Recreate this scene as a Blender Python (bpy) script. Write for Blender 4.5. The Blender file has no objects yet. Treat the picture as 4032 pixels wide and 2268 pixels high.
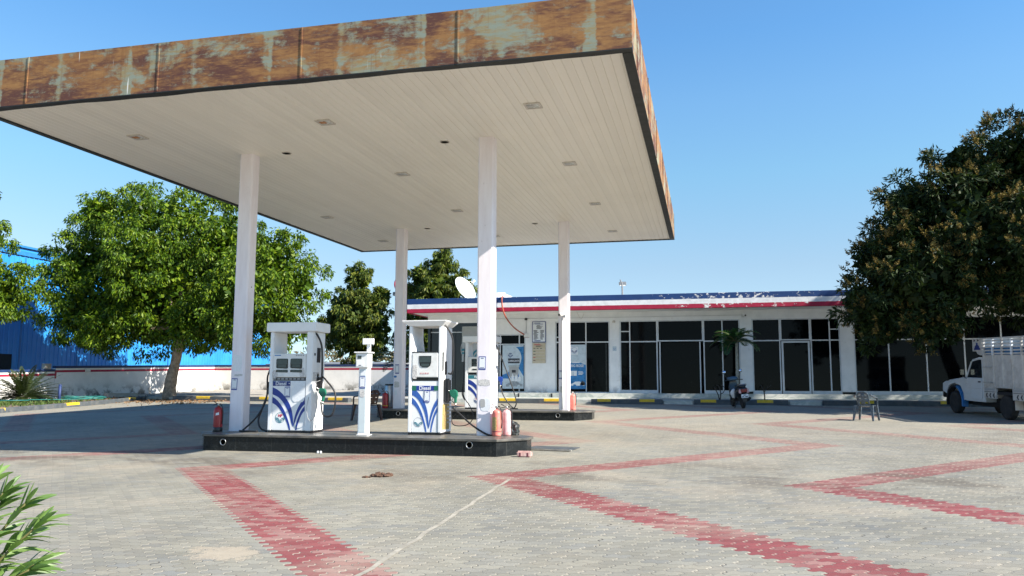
import bpy, bmesh, math, random
import numpy as np
from mathutils import Vector, Matrix, Euler
R = math.radians
PI = math.pi
random.seed(7)
scene = bpy.context.scene
col = scene.collection

# ------------------------------------------------------------------ camera, sky, sun, exposure
CAM_H = 1.7
yaw, pitch, roll = R(13.2991), R(6.7526), R(0.1946)
fw = Vector((-math.sin(yaw)*math.cos(pitch), math.cos(yaw)*math.cos(pitch), math.sin(pitch)))
rt = Vector((math.cos(yaw), math.sin(yaw), 0))
up = rt.cross(fw)
rt, up = rt*math.cos(roll)+up*math.sin(roll), up*math.cos(roll)-rt*math.sin(roll)
cam_data = bpy.data.cameras.new('camera')
cam_data.sensor_width = 36
cam_data.lens = 28.563
cam_data.clip_end = 3000
cam = bpy.data.objects.new('camera', cam_data)
m = Matrix((rt, up, -fw)).transposed().to_4x4()
m.translation = Vector((0, 0, CAM_H))
cam.matrix_world = m
col.objects.link(cam)
scene.camera = cam

SUN = Vector((8.70, -2.10, 6.29)).normalized()
elev = math.asin(SUN.z)
world = bpy.data.worlds.new('World')
scene.world = world
world.use_nodes = True
wn = world.node_tree
bg = wn.nodes['Background']
sky = wn.nodes.new('ShaderNodeTexSky')
sky.sky_type = 'NISHITA'
sky.sun_disc = False
sky.sun_elevation = elev
sky.sun_rotation = math.atan2(SUN.x, SUN.y)
sky.altitude = 0
sky.air_density = 1.0
sky.dust_density = 0.0
sky.ozone_density = 3.0
tc = wn.nodes.new('ShaderNodeTexCoord'); sv = wn.nodes.new('ShaderNodeVectorMath'); sv.operation = 'ADD'; sv.inputs[1].default_value = (0, 0, .10)
wn.links.new(tc.outputs['Generated'], sv.inputs[0]); sv2 = wn.nodes.new('ShaderNodeVectorMath'); sv2.operation = 'NORMALIZE'
wn.links.new(sv.outputs[0], sv2.inputs[0]); wn.links.new(sv2.outputs[0], sky.inputs[0])
sx_ = wn.nodes.new('ShaderNodeSeparateXYZ'); wn.links.new(tc.outputs['Generated'], sx_.inputs[0])
rp = wn.nodes.new('ShaderNodeValToRGB'); wn.links.new(sx_.outputs['Z'], rp.inputs[0])
el = rp.color_ramp.elements
el[0].position = .08; el[0].color = (.92, .82, .68, 1); el[1].position = .75; el[1].color = (.55, .80, 1., 1)
for ps, cc in ((.14, (.90, .83, .70)), (.247, (.80, .96, .85)), (.33, (.74, .96, .95)), (.40, (.62, .92, 1.))):
    e_ = el.new(ps); e_.color = (*cc, 1)
mx_ = wn.nodes.new('ShaderNodeMix'); mx_.data_type = 'RGBA'; mx_.blend_type = 'MULTIPLY'; mx_.inputs[0].default_value = 1
wn.links.new(sky.outputs[0], mx_.inputs[6]); wn.links.new(rp.outputs[0], mx_.inputs[7])
wn.links.new(mx_.outputs[2], bg.inputs[0])
bg.inputs[1].default_value = 0.111
sd = bpy.data.lights.new('sun', 'SUN')
sd.energy = 5.0
sd.angle = R(0.5)
sd.color = (1.0, 0.94, 0.85)
so = bpy.data.objects.new('sun', sd)
so.rotation_euler = SUN.to_track_quat('Z', 'Y').to_euler()
so.location = SUN*60
col.objects.link(so)
vs = scene.view_settings
vs.view_transform = 'Standard'
vs.look = 'None'
vs.exposure = 1.30
vs.gamma = 1.0
vs.use_curve_mapping = False

# ------------------------------------------------------------------ ground level
GA, GB = 0.0011, 0.0276
def g(x, y): return GA*x + GB*y

# ------------------------------------------------------------------ object helpers
def tag(o, label=None, cat=None, group=None, kind=None):
    if label: o['label'] = label
    if cat: o['category'] = cat
    if group: o['group'] = group
    if kind: o['kind'] = kind
    return o
def thing(name, label, cat, loc=(0, 0, 0), rz=0, group=None):
    o = bpy.data.objects.new(name, None)
    o.location = loc
    o.rotation_euler = (0, 0, rz)
    o.empty_display_size = .2
    col.objects.link(o)
    return tag(o, label, cat, group)
def copy_tree(o, parent=None):
    c = o.copy(); col.objects.link(c)
    if parent is not None:
        c.parent = parent
    for ch in list(o.children):
        copy_tree(ch, c)
    return c

class MB:
    def __init__(s): s.v = []; s.f = []; s.sm = []
    def add(s, vs, fs, smooth=False):
        b = len(s.v); s.v += [tuple(p) for p in vs]
        for f in fs:
            s.f.append(tuple(b+i for i in f)); s.sm.append(smooth)
        return s
    def box(s, x0, x1, y0, y1, z0, z1, M=None):
        vs = [Vector((x, y, z)) for z in (z0, z1) for y in (y0, y1) for x in (x0, x1)]
        if M is not None: vs = [M @ p for p in vs]
        return s.add(vs, [(0, 2, 3, 1), (4, 5, 7, 6), (0, 1, 5, 4), (2, 6, 7, 3), (0, 4, 6, 2), (1, 3, 7, 5)])
    def bbox(s, x0, x1, y0, y1, z0, z1, r=.01, M=None):
        bm = bmesh.new(); bmesh.ops.create_cube(bm, size=1)
        for v in bm.verts:
            v.co = Vector(((x0+x1)/2+v.co.x*(x1-x0), (y0+y1)/2+v.co.y*(y1-y0), (z0+z1)/2+v.co.z*(z1-z0)))
        bmesh.ops.bevel(bm, geom=list(bm.edges), offset=r, segments=2, affect='EDGES')
        bm.verts.ensure_lookup_table()
        vs = [v.co.copy() for v in bm.verts]
        if M is not None: vs = [M @ p for p in vs]
        s.add(vs, [tuple(v.index for v in f.verts) for f in bm.faces]); bm.free(); return s
    def prism(s, pts, y0, y1, axis='y', M=None):
        """polygon of (a, b) extruded along an axis: y -> (a, y, b), z -> (a, b, z), x -> (x, a, b)"""
        def P(a, b, t):
            p = Vector((a, t, b)) if axis == 'y' else (Vector((a, b, t)) if axis == 'z' else Vector((t, a, b)))
            return M @ p if M is not None else p
        n = len(pts)
        vs = [P(a, b, y0) for a, b in pts]+[P(a, b, y1) for a, b in pts]
        fs = [tuple(range(n)), tuple(range(2*n-1, n-1, -1))]
        fs += [(i, n+i, n+(i+1) % n, (i+1) % n) for i in range(n)]
        return s.add(vs, fs)
    def strip(s, A, B, y0, y1, M=None):
        """a band between two curves of equal length, extruded in y"""
        for i in range(len(A)-1):
            s.prism([A[i], A[i+1], B[i+1], B[i]], y0, y1, M=M)
        return s
    def tube(s, path, r, n=8, cap=True):
        path = [Vector(p) for p in path]
        rs = r if isinstance(r, (list, tuple)) else [r]*len(path)
        b = len(s.v); k = len(path)
        prev = None
        for i, p in enumerate(path):
            t = (path[min(i+1, k-1)]-path[max(i-1, 0)]).normalized()
            if prev is None:
                a = t.orthogonal().normalized()
            else:
                a = (prev - t*prev.dot(t))
                a = a.normalized() if a.length > 1e-6 else t.orthogonal().normalized()
            prev = a; c = t.cross(a)
            for j in range(n):
                q = p+(a*math.cos(2*PI*j/n)+c*math.sin(2*PI*j/n))*rs[i]
                s.v.append(tuple(q))
        for i in range(k-1):
            for j in range(n):
                s.f.append((b+i*n+j, b+i*n+(j+1) % n, b+(i+1)*n+(j+1) % n, b+(i+1)*n+j)); s.sm.append(True)
        if cap:
            s.f.append(tuple(b+j for j in range(n-1, -1, -1))); s.sm.append(False)
            s.f.append(tuple(b+(k-1)*n+j for j in range(n))); s.sm.append(False)
        return s
    def lathe(s, prof, c=(0, 0, 0), n=20, M=None):
        b = len(s.v); c = Vector(c); k = len(prof)
        for r, z in prof:
            for j in range(n):
                p = Vector((r*math.cos(2*PI*j/n), r*math.sin(2*PI*j/n), z))
                if M is not None: p = M @ p
                s.v.append(tuple(p+c))
        for i in range(k-1):
            for j in range(n):
                s.f.append((b+i*n+j, b+i*n+(j+1) % n, b+(i+1)*n+(j+1) % n, b+(i+1)*n+j)); s.sm.append(True)
        s.f.append(tuple(b+j for j in range(n-1, -1, -1))); s.sm.append(False)
        s.f.append(tuple(b+(k-1)*n+j for j in range(n))); s.sm.append(False)
        return s
    def build(s, name, mat, parent=None, bevel=0, loc=None):
        me = bpy.data.meshes.new(name)
        me.from_pydata(s.v, [], s.f)
        me.polygons.foreach_set('use_smooth', s.sm)
        me.materials.append(mat)
        bm = bmesh.new(); bm.from_mesh(me); bmesh.ops.recalc_face_normals(bm, faces=bm.faces); bm.to_mesh(me); bm.free()
        me.update()
        o = bpy.data.objects.new(name, me); col.objects.link(o)
        if parent is not None: o.parent = parent
        if loc is not None: o.location = loc
        if bevel:
            bv = o.modifiers.new('bevel', 'BEVEL'); bv.width = bevel; bv.segments = 2; bv.limit_method = 'ANGLE'; bv.angle_limit = R(40)
        return o

def smooth_path(pts, n=6):
    pts = [Vector(p) for p in pts]; out = []
    P = [pts[0]*2-pts[1]]+pts+[pts[-1]*2-pts[-2]]
    for i in range(1, len(P)-2):
        for k in range(n):
            t = k/n; a, b, c, d = P[i-1], P[i], P[i+1], P[i+2]
            out.append(.5*((2*b)+(c-a)*t+(2*a-5*b+4*c-d)*t*t+(3*b-a-3*c+d)*t*t*t))
    out.append(pts[-1]); return out
def curve2(pts, n=6):
    return [(p.x, p.y) for p in smooth_path([(a, b, 0) for a, b in pts], n)]
def text_mesh(txt, size, depth=.003, bold=0.0):
    cu = bpy.data.curves.new('lettering', 'FONT'); cu.body = txt; cu.size = size; cu.extrude = depth/2
    cu.align_x = 'CENTER'; cu.align_y = 'CENTER'; cu.offset = bold
    o = bpy.data.objects.new('lettering_source', cu); col.objects.link(o)
    dg = bpy.context.evaluated_depsgraph_get(); dg.update()
    me = bpy.data.meshes.new_from_object(o.evaluated_get(dg))
    bpy.data.objects.remove(o); bpy.data.curves.remove(cu)
    return me
def lettering(txt, size, x, y, z, mat, parent, bold=0.0, name='lettering', sx=1.0, depth=.003):
    """text standing upright facing -Y"""
    me = text_mesh(txt, size, depth, bold); me.materials.clear(); me.materials.append(mat); me.name = name
    me.transform(Matrix.Translation((x, y, z)) @ Matrix.Rotation(R(90), 4, 'X') @ Matrix.Diagonal((sx, 1, 1, 1)))
    o = bpy.data.objects.new(name, me); col.objects.link(o); o.parent = parent
    return o

# ------------------------------------------------------------------ material helpers
class NT:
    def __init__(s, name):
        s.m = bpy.data.materials.new(name); s.m.use_nodes = True
        s.t = s.m.node_tree; s.b = s.t.nodes['Principled BSDF']; s._p = None
    def n(s, typ, **kw):
        nd = s.t.nodes.new(typ)
        for k, v in kw.items(): setattr(nd, k, v)
        return nd
    def set(s, sock, v):
        if isinstance(v, bpy.types.NodeSocket): s.t.links.new(v, sock)
        elif v is not None:
            if isinstance(v, (tuple, list)) and len(v) == 3 and len(sock.default_value) == 4: v = (*v, 1)
            sock.default_value = v
    def math(s, op, a, b=None, c=None):
        nd = s.n('ShaderNodeMath', operation=op)
        s.set(nd.inputs[0], a)
        if b is not None: s.set(nd.inputs[1], b)
        if c is not None: s.set(nd.inputs[2], c)
        return nd.outputs[0]
    def mix(s, f, a, b, blend='MIX'):
        nd = s.n('ShaderNodeMix', data_type='RGBA', blend_type=blend)
        s.set(nd.inputs[0], f); s.set(nd.inputs[6], a); s.set(nd.inputs[7], b)
        return nd.outputs[2]
    def ramp(s, f, a, b, lo=0., hi=1.):
        """smooth 0..1 remap between a and b"""
        nd = s.n('ShaderNodeMapRange', interpolation_type='SMOOTHSTEP')
        s.set(nd.inputs[0], f); nd.inputs[1].default_value = a; nd.inputs[2].default_value = b
        nd.inputs[3].default_value = lo; nd.inputs[4].default_value = hi
        return nd.outputs[0]
    def pos(s, world=True):
        if world: return s.n('ShaderNodeNewGeometry').outputs['Position']
        return s.n('ShaderNodeTexCoord').outputs['Object']
    def xyz(s, v):
        nd = s.n('ShaderNodeSeparateXYZ'); s.set(nd.inputs[0], v); return nd.outputs
    def comb(s, x, y, z):
        nd = s.n('ShaderNodeCombineXYZ')
        for i, v in enumerate((x, y, z)): s.set(nd.inputs[i], v)
        return nd.outputs[0]
    def scale(s, v, sc):
        nd = s.n('ShaderNodeVectorMath', operation='MULTIPLY'); s.set(nd.inputs[0], v); nd.inputs[1].default_value = sc
        return nd.outputs[0]
    def noise(s, v, sc, det=4, rough=.55, dist=0.):
        nd = s.n('ShaderNodeTexNoise'); s.set(nd.inputs['Vector'], v)
        nd.inputs['Scale'].default_value = sc; nd.inputs['Detail'].default_value = det
        nd.inputs['Roughness'].default_value = rough; nd.inputs['Distortion'].default_value = dist
        return nd.outputs[0]
    def bump(s, h, strength=.3, dist=.01):
        nd = s.n('ShaderNodeBump'); s.set(nd.inputs['Height'], h)
        nd.inputs['Strength'].default_value = strength; nd.inputs['Distance'].default_value = dist
        s.t.links.new(nd.outputs[0], s.b.inputs['Normal']); return nd
    def out(s, colr, rough=.5, metal=0., spec=.5):
        s.set(s.b.inputs['Base Color'], colr); s.set(s.b.inputs['Roughness'], rough)
        s.set(s.b.inputs['Metallic'], metal); s.set(s.b.inputs['Specular IOR Level'], spec)
        return s.m

def mat(name, c, rough=.5, metal=0., var=.12, sc=6., bump=0., dirt=0., dirtc=(.12, .10, .08), dsc=2.5, spec=.5, world=False):
    t = NT(name); p = t.pos(world)
    n1 = t.noise(p, sc, 5, .6)
    k = t.ramp(n1, .25, .75, 1-var, 1+var)
    cc = t.mix(1.0, (*c, 1), t.comb(k, k, k), 'MULTIPLY')
    if dirt:
        d = t.ramp(t.noise(p, dsc, 6, .65), .45, .75, 0., dirt)
        cc = t.mix(d, cc, (*dirtc, 1))
    if bump: t.bump(n1, bump, .01)
    return t.out(cc, t.ramp(n1, .2, .8, max(rough-.08, .02), rough+.08), metal, spec)

M = {}
def mats():
    M['white'] = mat('white_enamel', (.80, .80, .79), .35, var=.03, sc=3, dirt=.25, dirtc=(.45, .42, .36), dsc=3)
    M['white_old'] = mat('aged_white_plastic', (.74, .74, .71), .45, var=.04, sc=3, dirt=.35, dirtc=(.42, .38, .32), dsc=5)
    M['paper'] = mat('sticker_paper', (.72, .74, .75), .6, var=.05, sc=30)
    M['paper_worn'] = mat('torn_paper', (.55, .53, .50), .8, var=.35, sc=40, dirt=.6, dirtc=(.36, .37, .42), dsc=25)
    M['navy'] = mat('navy_print', (.012, .03, .16), .5, var=.05)
    M['blue'] = mat('blue_vinyl', (.010, .035, .24), .4, var=.05)
    M['blue_faded'] = mat('faded_blue_vinyl', (.030, .10, .36), .45, var=.18, sc=25)
    M['teal'] = mat('teal_print', (.02, .16, .20), .5, var=.05)
    M['logored'] = mat('logo_red', (.45, .015, .05), .45, var=.05)
    M['grey_print'] = mat('grey_print', (.36, .36, .35), .6, var=.05)
    M['dark_print'] = mat('dark_print', (.03, .033, .04), .6, var=.05)
    M['rubber'] = mat('black_rubber', (.012, .012, .013), .5, var=.2, sc=20)
    M['black'] = mat('black_plastic', (.010, .010, .012), .35, var=.15, sc=10)
    M['screen'] = mat('lcd_screen', (.035, .05, .048), .12, var=.2, sc=18)
    M['screen_dark'] = mat('dark_screen_surround', (.008, .009, .010), .2, var=.1)
    M['nozzle_green'] = mat('green_nozzle_cover', (.008, .13, .075), .4, var=.1)
    M['nozzle_blue'] = mat('blue_nozzle_cover', (.012, .05, .28), .4, var=.1)
    M['steel'] = mat('worn_steel', (.45, .45, .44), .35, 1., var=.15, sc=12)
    M['alu'] = mat('white_window_frame', (.62, .64, .65), .4, var=.05, sc=4, dirt=.2)
    M['red_ext'] = mat('red_cylinder_paint', (.30, .012, .016), .35, var=.12, sc=8)
    M['red_faded'] = mat('sun_bleached_red', (.62, .16, .12), .5, var=.14, sc=9, dirt=.45, dirtc=(.62, .36, .33), dsc=10)
    M['pink_faded'] = mat('bleached_pink_paint', (.60, .40, .40), .55, var=.15, sc=10, dirt=.85, dirtc=(.50, .09, .08), dsc=7)
    M['label_worn'] = mat('worn_yellow_label', (.36, .27, .10), .6, var=.5, sc=45, dirt=.6, dirtc=(.22, .05, .03), dsc=30)
    M['brown_plastic'] = mat('brown_plastic', (.030, .014, .011), .38, var=.1)
    M['blue_plastic'] = mat('slate_plastic', (.06, .08, .10), .28, var=.3, sc=14, dirt=.3, dirtc=(.3, .3, .3), dsc=12)
    M['yellow'] = mat('yellow_road_paint', (.62, .40, .015), .6, var=.2, sc=12, dirt=.35, dirtc=(.20, .17, .10), dsc=9, world=True)
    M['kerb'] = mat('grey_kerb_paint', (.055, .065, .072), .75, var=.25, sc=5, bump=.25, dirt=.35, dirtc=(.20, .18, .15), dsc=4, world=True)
    M['concrete'] = mat('concrete', (.34, .31, .26), .9, var=.2, sc=5, bump=.3, dirt=.4, dirtc=(.22, .19, .15), dsc=1.7, world=True)
    M['soil'] = mat('dry_soil', (.17, .12, .08), .95, var=.35, sc=9, bump=.7, dirt=.5, dirtc=(.09, .06, .04), dsc=5, world=True)
    M['bark'] = mat('bark', (.13, .105, .08), .9, var=.45, sc=9, bump=.9, dirt=.5, dirtc=(.05, .04, .03), dsc=6)
    M['bark_pale'] = mat('pale_bark', (.24, .19, .14), .9, var=.4, sc=7, bump=.9, dirt=.6, dirtc=(.06, .05, .04), dsc=4)
    M['bark_dark'] = mat('dark_bark', (.035, .028, .022), .9, var=.4, sc=9, bump=.8)
    M['palm_trunk'] = mat('palm_trunk', (.30, .29, .24), .8, var=.35, sc=14, bump=.4)
    M['roofgrey'] = mat('grey_roof_sheet', (.16, .165, .17), .6, var=.2, sc=3)
    M['tank'] = mat('white_tank_plastic', (.7, .7, .7), .5, var=.05)
    M['dish'] = mat('dish_enamel', (.66, .72, .70), .45, var=.05, dirt=.2, dirtc=(.5, .55, .52))
    M['orange_pipe'] = mat('orange_hose', (.36, .075, .04), .5, var=.15)
    M['pipe_white'] = mat('white_conduit', (.6, .6, .58), .5, var=.08)
    M['glass_int'] = mat('dark_interior', (.012, .012, .013), .8, var=.2)
    M['cushion'] = mat('black_vinyl', (.012, .012, .012), .45, var=.2)
    M['scooter'] = mat('black_body_paint', (.010, .010, .012), .15, var=.1)
    M['tail_red'] = mat('red_tail_lamp', (.20, .006, .012), .15, var=.1)
    M['chrome'] = mat('mirror_chrome', (.8, .8, .82), .06, 1., var=.02)
    M['tyre'] = mat('tyre_rubber', (.020, .019, .018), .85, var=.3, sc=12, dirt=.4, dirtc=(.075, .065, .055), dsc=7)
    M['rim'] = mat('steel_rim', (.16, .15, .14), .55, .6, var=.25, sc=10)
    M['truck'] = mat('white_truck_paint', (.60, .62, .62), .35, var=.05, sc=3, dirt=.3, dirtc=(.36, .33, .28), dsc=3)
    M['truck_box'] = mat('dusty_white_panel', (.50, .48, .44), .6, var=.15, sc=4, dirt=.55, dirtc=(.26, .21, .16), dsc=3.5)
    M['truck_blue'] = mat('blue_truck_trim', (.03, .17, .42), .4, var=.12)
    M['under'] = mat('chassis_black', (.012, .012, .012), .8, var=.3)
    M['auto_glass'] = mat('vehicle_glass', (.010, .014, .018), .06, var=.1)
    M['hose_teal'] = mat('teal_garden_hose', (.012, .12, .105), .5, var=.12)
    M['post_blue'] = mat('blue_post_paint', (.012, .03, .11), .6, var=.2)
    M['dung'] = mat('dry_brown_clod', (.085, .045, .028), .95, var=.4, sc=22, bump=.8)
    M['brick_paint'] = mat('faded_pink_block', (.55, .33, .29), .8, var=.2, sc=14, bump=.4, dirt=.5, dirtc=(.58, .52, .46), dsc=10)
    M['maroon'] = mat('maroon_paint', (.12, .03, .04), .7, var=.2)
    M['bag'] = mat('black_polythene', (.018, .022, .022), .3, var=.5, sc=18, dirt=.4, dirtc=(.25, .27, .26), dsc=14)
    M['signred'] = mat('sign_red', (.42, .015, .035), .4, var=.08)
    M['tile_black'] = None
    # --- polished black granite of the pump islands (tile joints, dust, scratches)
    t = NT('black_granite'); p = t.pos(); x, y, z = t.xyz(p)
    n1 = t.noise(p, 9, 6, .7)
    c = t.mix(t.ramp(n1, .45, .8, 0, .5), (.010, .012, .013, 1), (.035, .038, .038, 1))
    fx = t.math('FRACT', t.math('DIVIDE', t.math('ADD', x, 40.13), .77))
    j = t.math('LESS_THAN', t.math('ABSOLUTE', t.math('SUBTRACT', fx, .5)), .006)
    c = t.mix(t.math('MULTIPLY', j, .5), c, (.05, .05, .045, 1))
    st = t.ramp(t.noise(t.scale(p, (7, 7, .9)), 1.6, 5, .7), .6, .74, 0, .45)
    c = t.mix(st, c, (.055, .055, .05, 1))
    M['granite'] = t.out(c, t.ramp(n1, .2, .8, .16, .34), 0, .22)
    t = NT('dusty_granite_top'); p = t.pos(); n1 = t.noise(p, 3.2, 6, .65)
    c = t.mix(t.ramp(n1, .3, .75, .15, .9), (.035, .037, .037, 1), (.15, .135, .11, 1))
    M['granite_top'] = t.out(c, t.ramp(n1, .25, .75, .25, .6), 0, .5)
    # --- plaster: white walls with stains rising from the ground
    def plaster(name, c0, stain, zbase_slope=True, grime=(.10, .095, .08)):
        t = NT(name); p = t.pos(); x, y, z = t.xyz(p)
        n1 = t.noise(p, 2.2, 6, .6); n2 = t.noise(p, 14, 4, .6)
        k = t.ramp(n1, .3, .7, .94, 1.04)
        c = t.mix(1., (*c0, 1), t.comb(k, k, k), 'MULTIPLY')
        gz = t.math('ADD', t.math('MULTIPLY', x, GA), t.math('MULTIPLY', y, GB))
        h = t.math('SUBTRACT', z, gz)
        low = t.ramp(h, .05, .85, 1., 0.)
        d = t.math('MULTIPLY', low, t.ramp(t.noise(p, 1.5, 7, .72, .3), .46, .58, 0, stain))
        c = t.mix(d, c, (*grime, 1))
        sp = t.ramp(t.noise(p, 3.1, 8, .75), .60, .70, 0, .35)
        c = t.mix(sp, c, (c0[0]*.62, c0[1]*.58, c0[2]*.5, 1))
        t.bump(n2, .12, .01)
        return t.out(c, .75, 0, .3)
    M['plaster'] = plaster('white_plaster', (.82, .82, .80), .7)
    M['wall_white'] = plaster('boundary_wall_whitewash', (.74, .73, .70), .95)
    M['column'] = None
    t = NT('pillar_paint'); p = t.pos(); x, y, z = t.xyz(p)
    n1 = t.noise(t.scale(p, (3, 3, .5)), 2.0, 6, .65); n2 = t.noise(p, 40, 3, .6)
    c = t.mix(t.ramp(n1, .35, .7, 0, .7), (.82, .775, .80, 1), (.72, .655, .67, 1))
    c = t.mix(t.ramp(t.noise(p, 6, 7, .75), .64, .72, 0, .45), c, (.30, .26, .25, 1))
    t.bump(n2, .05, .005)
    M['column'] = t.out(c, .6, 0, .4)
    # --- fascia of the building: blue, white and red bands with flaking paint
    t = NT('banded_fascia_paint'); p = t.pos(); x, y, z = t.xyz(p)
    n1 = t.noise(p, 4, 6, .6)
    zz = t.math('ADD', z, t.math('MULTIPLY', t.math('SUBTRACT', t.noise(p, 9, 3, .6), .5), .02))
    isb = t.math('GREATER_THAN', zz, 5.255); isr = t.math('LESS_THAN', zz, 5.05)
    c = t.mix(isb, (.74, .74, .73, 1), (.010, .045, .155, 1)); c = t.mix(isr, c, (.36, .012, .045, 1))
    wear = t.math('ADD', t.ramp(t.noise(t.scale(p, (.35, 0, 0)), 1.0, 2, .5), .42, .62, -.03, .06),
                  t.ramp(t.math('ABSOLUTE', t.math('SUBTRACT', x, .9)), 0.5, 4.4, .118, -.04))
    fl = t.noise(t.scale(p, (1, 1, 1.3)), 5.5, 7, .72)
    flake = t.ramp(t.math('ADD', fl, wear), .655, .675)
    c = t.mix(flake, c, (.70, .69, .66, 1))
    k = t.ramp(n1, .3, .7, .88, 1.08); c = t.mix(1., c, t.comb(k, k, k), 'MULTIPLY')
    t.bump(flake, .2, .01)
    M['fascia'] = t.out(c, .6, 0, .4)
    # --- boundary wall bands
    def banded(name):
        pass
    # --- marble plinth
    t = NT('marble_plinth'); p = t.pos()
    v = t.noise(t.scale(p, (1, 1, 1.6)), 1.7, 8, .7, 1.6)
    c = t.mix(t.ramp(v, .42, .62), (.34, .37, .34, 1), (.55, .545, .50, 1))
    c = t.mix(t.ramp(t.noise(p, 5, 6, .7), .55, .75, 0, .5), c, (.36, .34, .28, 1))
    M['marble'] = t.out(c, .4, 0, .5)
    # --- dark tinted glazing
    t = NT('tinted_glass'); p = t.pos()
    n1 = t.noise(p, 1.1, 4, .6)
    c = t.mix(t.ramp(n1, .4, .7), (.0012, .0014, .0018, 1), (.0025, .003, .0038, 1))
    t.bump(t.noise(p, .7, 2, .5), .02, .02)
    M['glass'] = t.out(c, .05, 0, .09)
    M['glass_black'] = mat('black_glass_cladding', (.008, .009, .011), .12, var=.3, sc=1.5)
    # --- rusted canopy fascia
    t = NT('rusted_sheet'); p = t.pos(); x, y, z = t.xyz(p)
    q = t.scale(p, (1, 1, 3.2)); q2 = t.scale(p, (1.7, 1.7, 8.))
    a = t.noise(t.scale(p, (1, 1, 1.25)), 1.05, 9, .70, .35); b = t.noise(q2, 1.5, 7, .7, .3); d = t.noise(t.scale(p, (1, 1, 3.)), .62, 5, .6, .4)
    c = t.mix(t.ramp(b, .34, .66), (.275, .142, .052, 1), (.155, .068, .034, 1))
    c = t.mix(t.ramp(t.math('ADD', d, t.math('MULTIPLY', t.math('SUBTRACT', b, .5), .35)), .44, .60, 0, .92), c, (.085, .036, .030, 1))
    c = t.mix(t.ramp(t.noise(q2, 3.2, 6, .7), .52, .7, 0, .55), c, (.33, .195, .080, 1))
    seam = t.math('ABSOLUTE', t.math('SUBTRACT', t.math('FRACT', t.math('DIVIDE', t.math('ADD', t.math('ADD', x, y), 40.64+.015), 2.67)), .5))
    near = t.ramp(seam, .475, .5, 0, .16)
    half = t.math('ABSOLUTE', t.math('SUBTRACT', t.math('FRACT', t.math('DIVIDE', t.math('ADD', t.math('ADD', x, y), 40.64+.1), 1.335)), .5))
    near2 = t.ramp(half, .43, .5, 0, .085)
    bl = t.ramp(t.math('ADD', t.math('ADD', t.math('ADD', a, t.math('MULTIPLY', t.math('SUBTRACT', b, .5), .40)), near), near2), .50, .62)
    paint = t.mix(t.ramp(t.noise(q2, 2.2, 5, .7), .4, .65), (.215, .255, .205, 1), (.255, .205, .105, 1))
    c = t.mix(t.math('MULTIPLY', bl, .92), c, paint)
    drip = t.ramp(t.noise(t.scale(p, (17, 17, 1.1)), 1.0, 3, .5), .695, .725, 0, .85)
    drip = t.math('MULTIPLY', drip, t.ramp(t.noise(p, 1.3, 3, .6), .5, .6))
    c = t.mix(drip, c, (.62, .62, .58, 1))
    run = t.ramp(t.noise(t.scale(p, (11, 11, .45)), 1.0, 5, .65), .54, .72, 0, .55)
    c = t.mix(run, c, (.16, .07, .03, 1))
    t.bump(b, .08, .01)
    M['rust'] = t.out(c, .75, 0, .25)
    M['black_trim'] = mat('black_edge_trim', (.010, .014, .014), .6, var=.2)
    # --- canopy soffit strips
    t = NT('soffit_panel'); p = t.pos(); x, y, z = t.xyz(p)
    pid = t.math('FLOOR', t.math('DIVIDE', t.math('ADD', x, 40.), .15))
    wn_ = t.n('ShaderNodeTexWhiteNoise', noise_dimensions='1D'); t.set(wn_.inputs['W'], pid)
    k = t.ramp(wn_.outputs[0], 0, 1, .965, 1.02)
    c = t.mix(1., (.84, .815, .72, 1), t.comb(k, k, k), 'MULTIPLY')
    c = t.mix(t.ramp(t.noise(p, .5, 4, .6), .45, .7, 0, .15), c, (.66, .62, .54, 1))
    M['soffit'] = t.out(c, .42, 0, .45)
    M['lamp_frame'] = mat('rusty_lamp_frame', (.55, .52, .46), .5, var=.1, dirt=.5, dirtc=(.20, .10, .05), dsc=14)
    M['lamp_glass'] = mat('dusty_lamp_glass', (.62, .65, .62), .25, var=.25, sc=18)
    M['lamp_rust'] = mat('rusty_downlight', (.40, .20, .085), .7, var=.4, sc=20)
    # --- corrugated blue sheet
    t = NT('blue_sheet'); p = t.pos(); x, y, z = t.xyz(p)
    n1 = t.noise(p, .5, 4, .6)
    c = t.mix(t.ramp(n1, .35, .65), (.020, .195, .54, 1), (.032, .25, .60, 1))
    pr = t.ramp(t.noise(t.scale(p, (0, 2.2, 3.4)), 1.0, 5, .7), .60, .66, 0, .4)
    c = t.mix(pr, c, (.02, .15, .42, 1))
    M['sheet'] = t.out(c, .4, 0, .5)
    M['sheet_trim'] = mat('blue_flashing', (.02, .15, .38), .4, var=.1)
    # --- interlocking pavers
    t = NT('interlocking_pavers'); p = t.pos(); x, y, z = t.xyz(p)
    L, Hh = .2251, .1230
    wob = t.math('MULTIPLY', t.math('SINE', t.math('MULTIPLY', x, 4*PI/L)), .013)
    warp = t.noise(p, .35, 2, .5)
    v1 = t.math('ADD', t.math('ADD', y, wob), t.math('MULTIPLY', warp, .12))
    rv = t.math('DIVIDE', v1, Hh); row = t.math('FLOOR', rv); fv = t.math('FRACT', rv)
    kink = t.math('MULTIPLY', t.math('SINE', t.math('MULTIPLY', fv, 2*PI)), .018)
    ru = t.math('DIVIDE', t.math('ADD', t.math('ADD', x, t.math('MULTIPLY', row, L*.5)), kink), L)
    cell = t.math('FLOOR', ru); fu = t.math('FRACT', ru)
    du = t.math('MULTIPLY', t.math('MINIMUM', fu, t.math('SUBTRACT', 1., fu)), L)
    dv = t.math('MULTIPLY', t.math('MINIMUM', fv, t.math('SUBTRACT', 1., fv)), Hh)
    ju = t.ramp(du, .006, .013, 1, 0); jv = t.ramp(dv, .002, .005, 1, 0)
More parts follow.
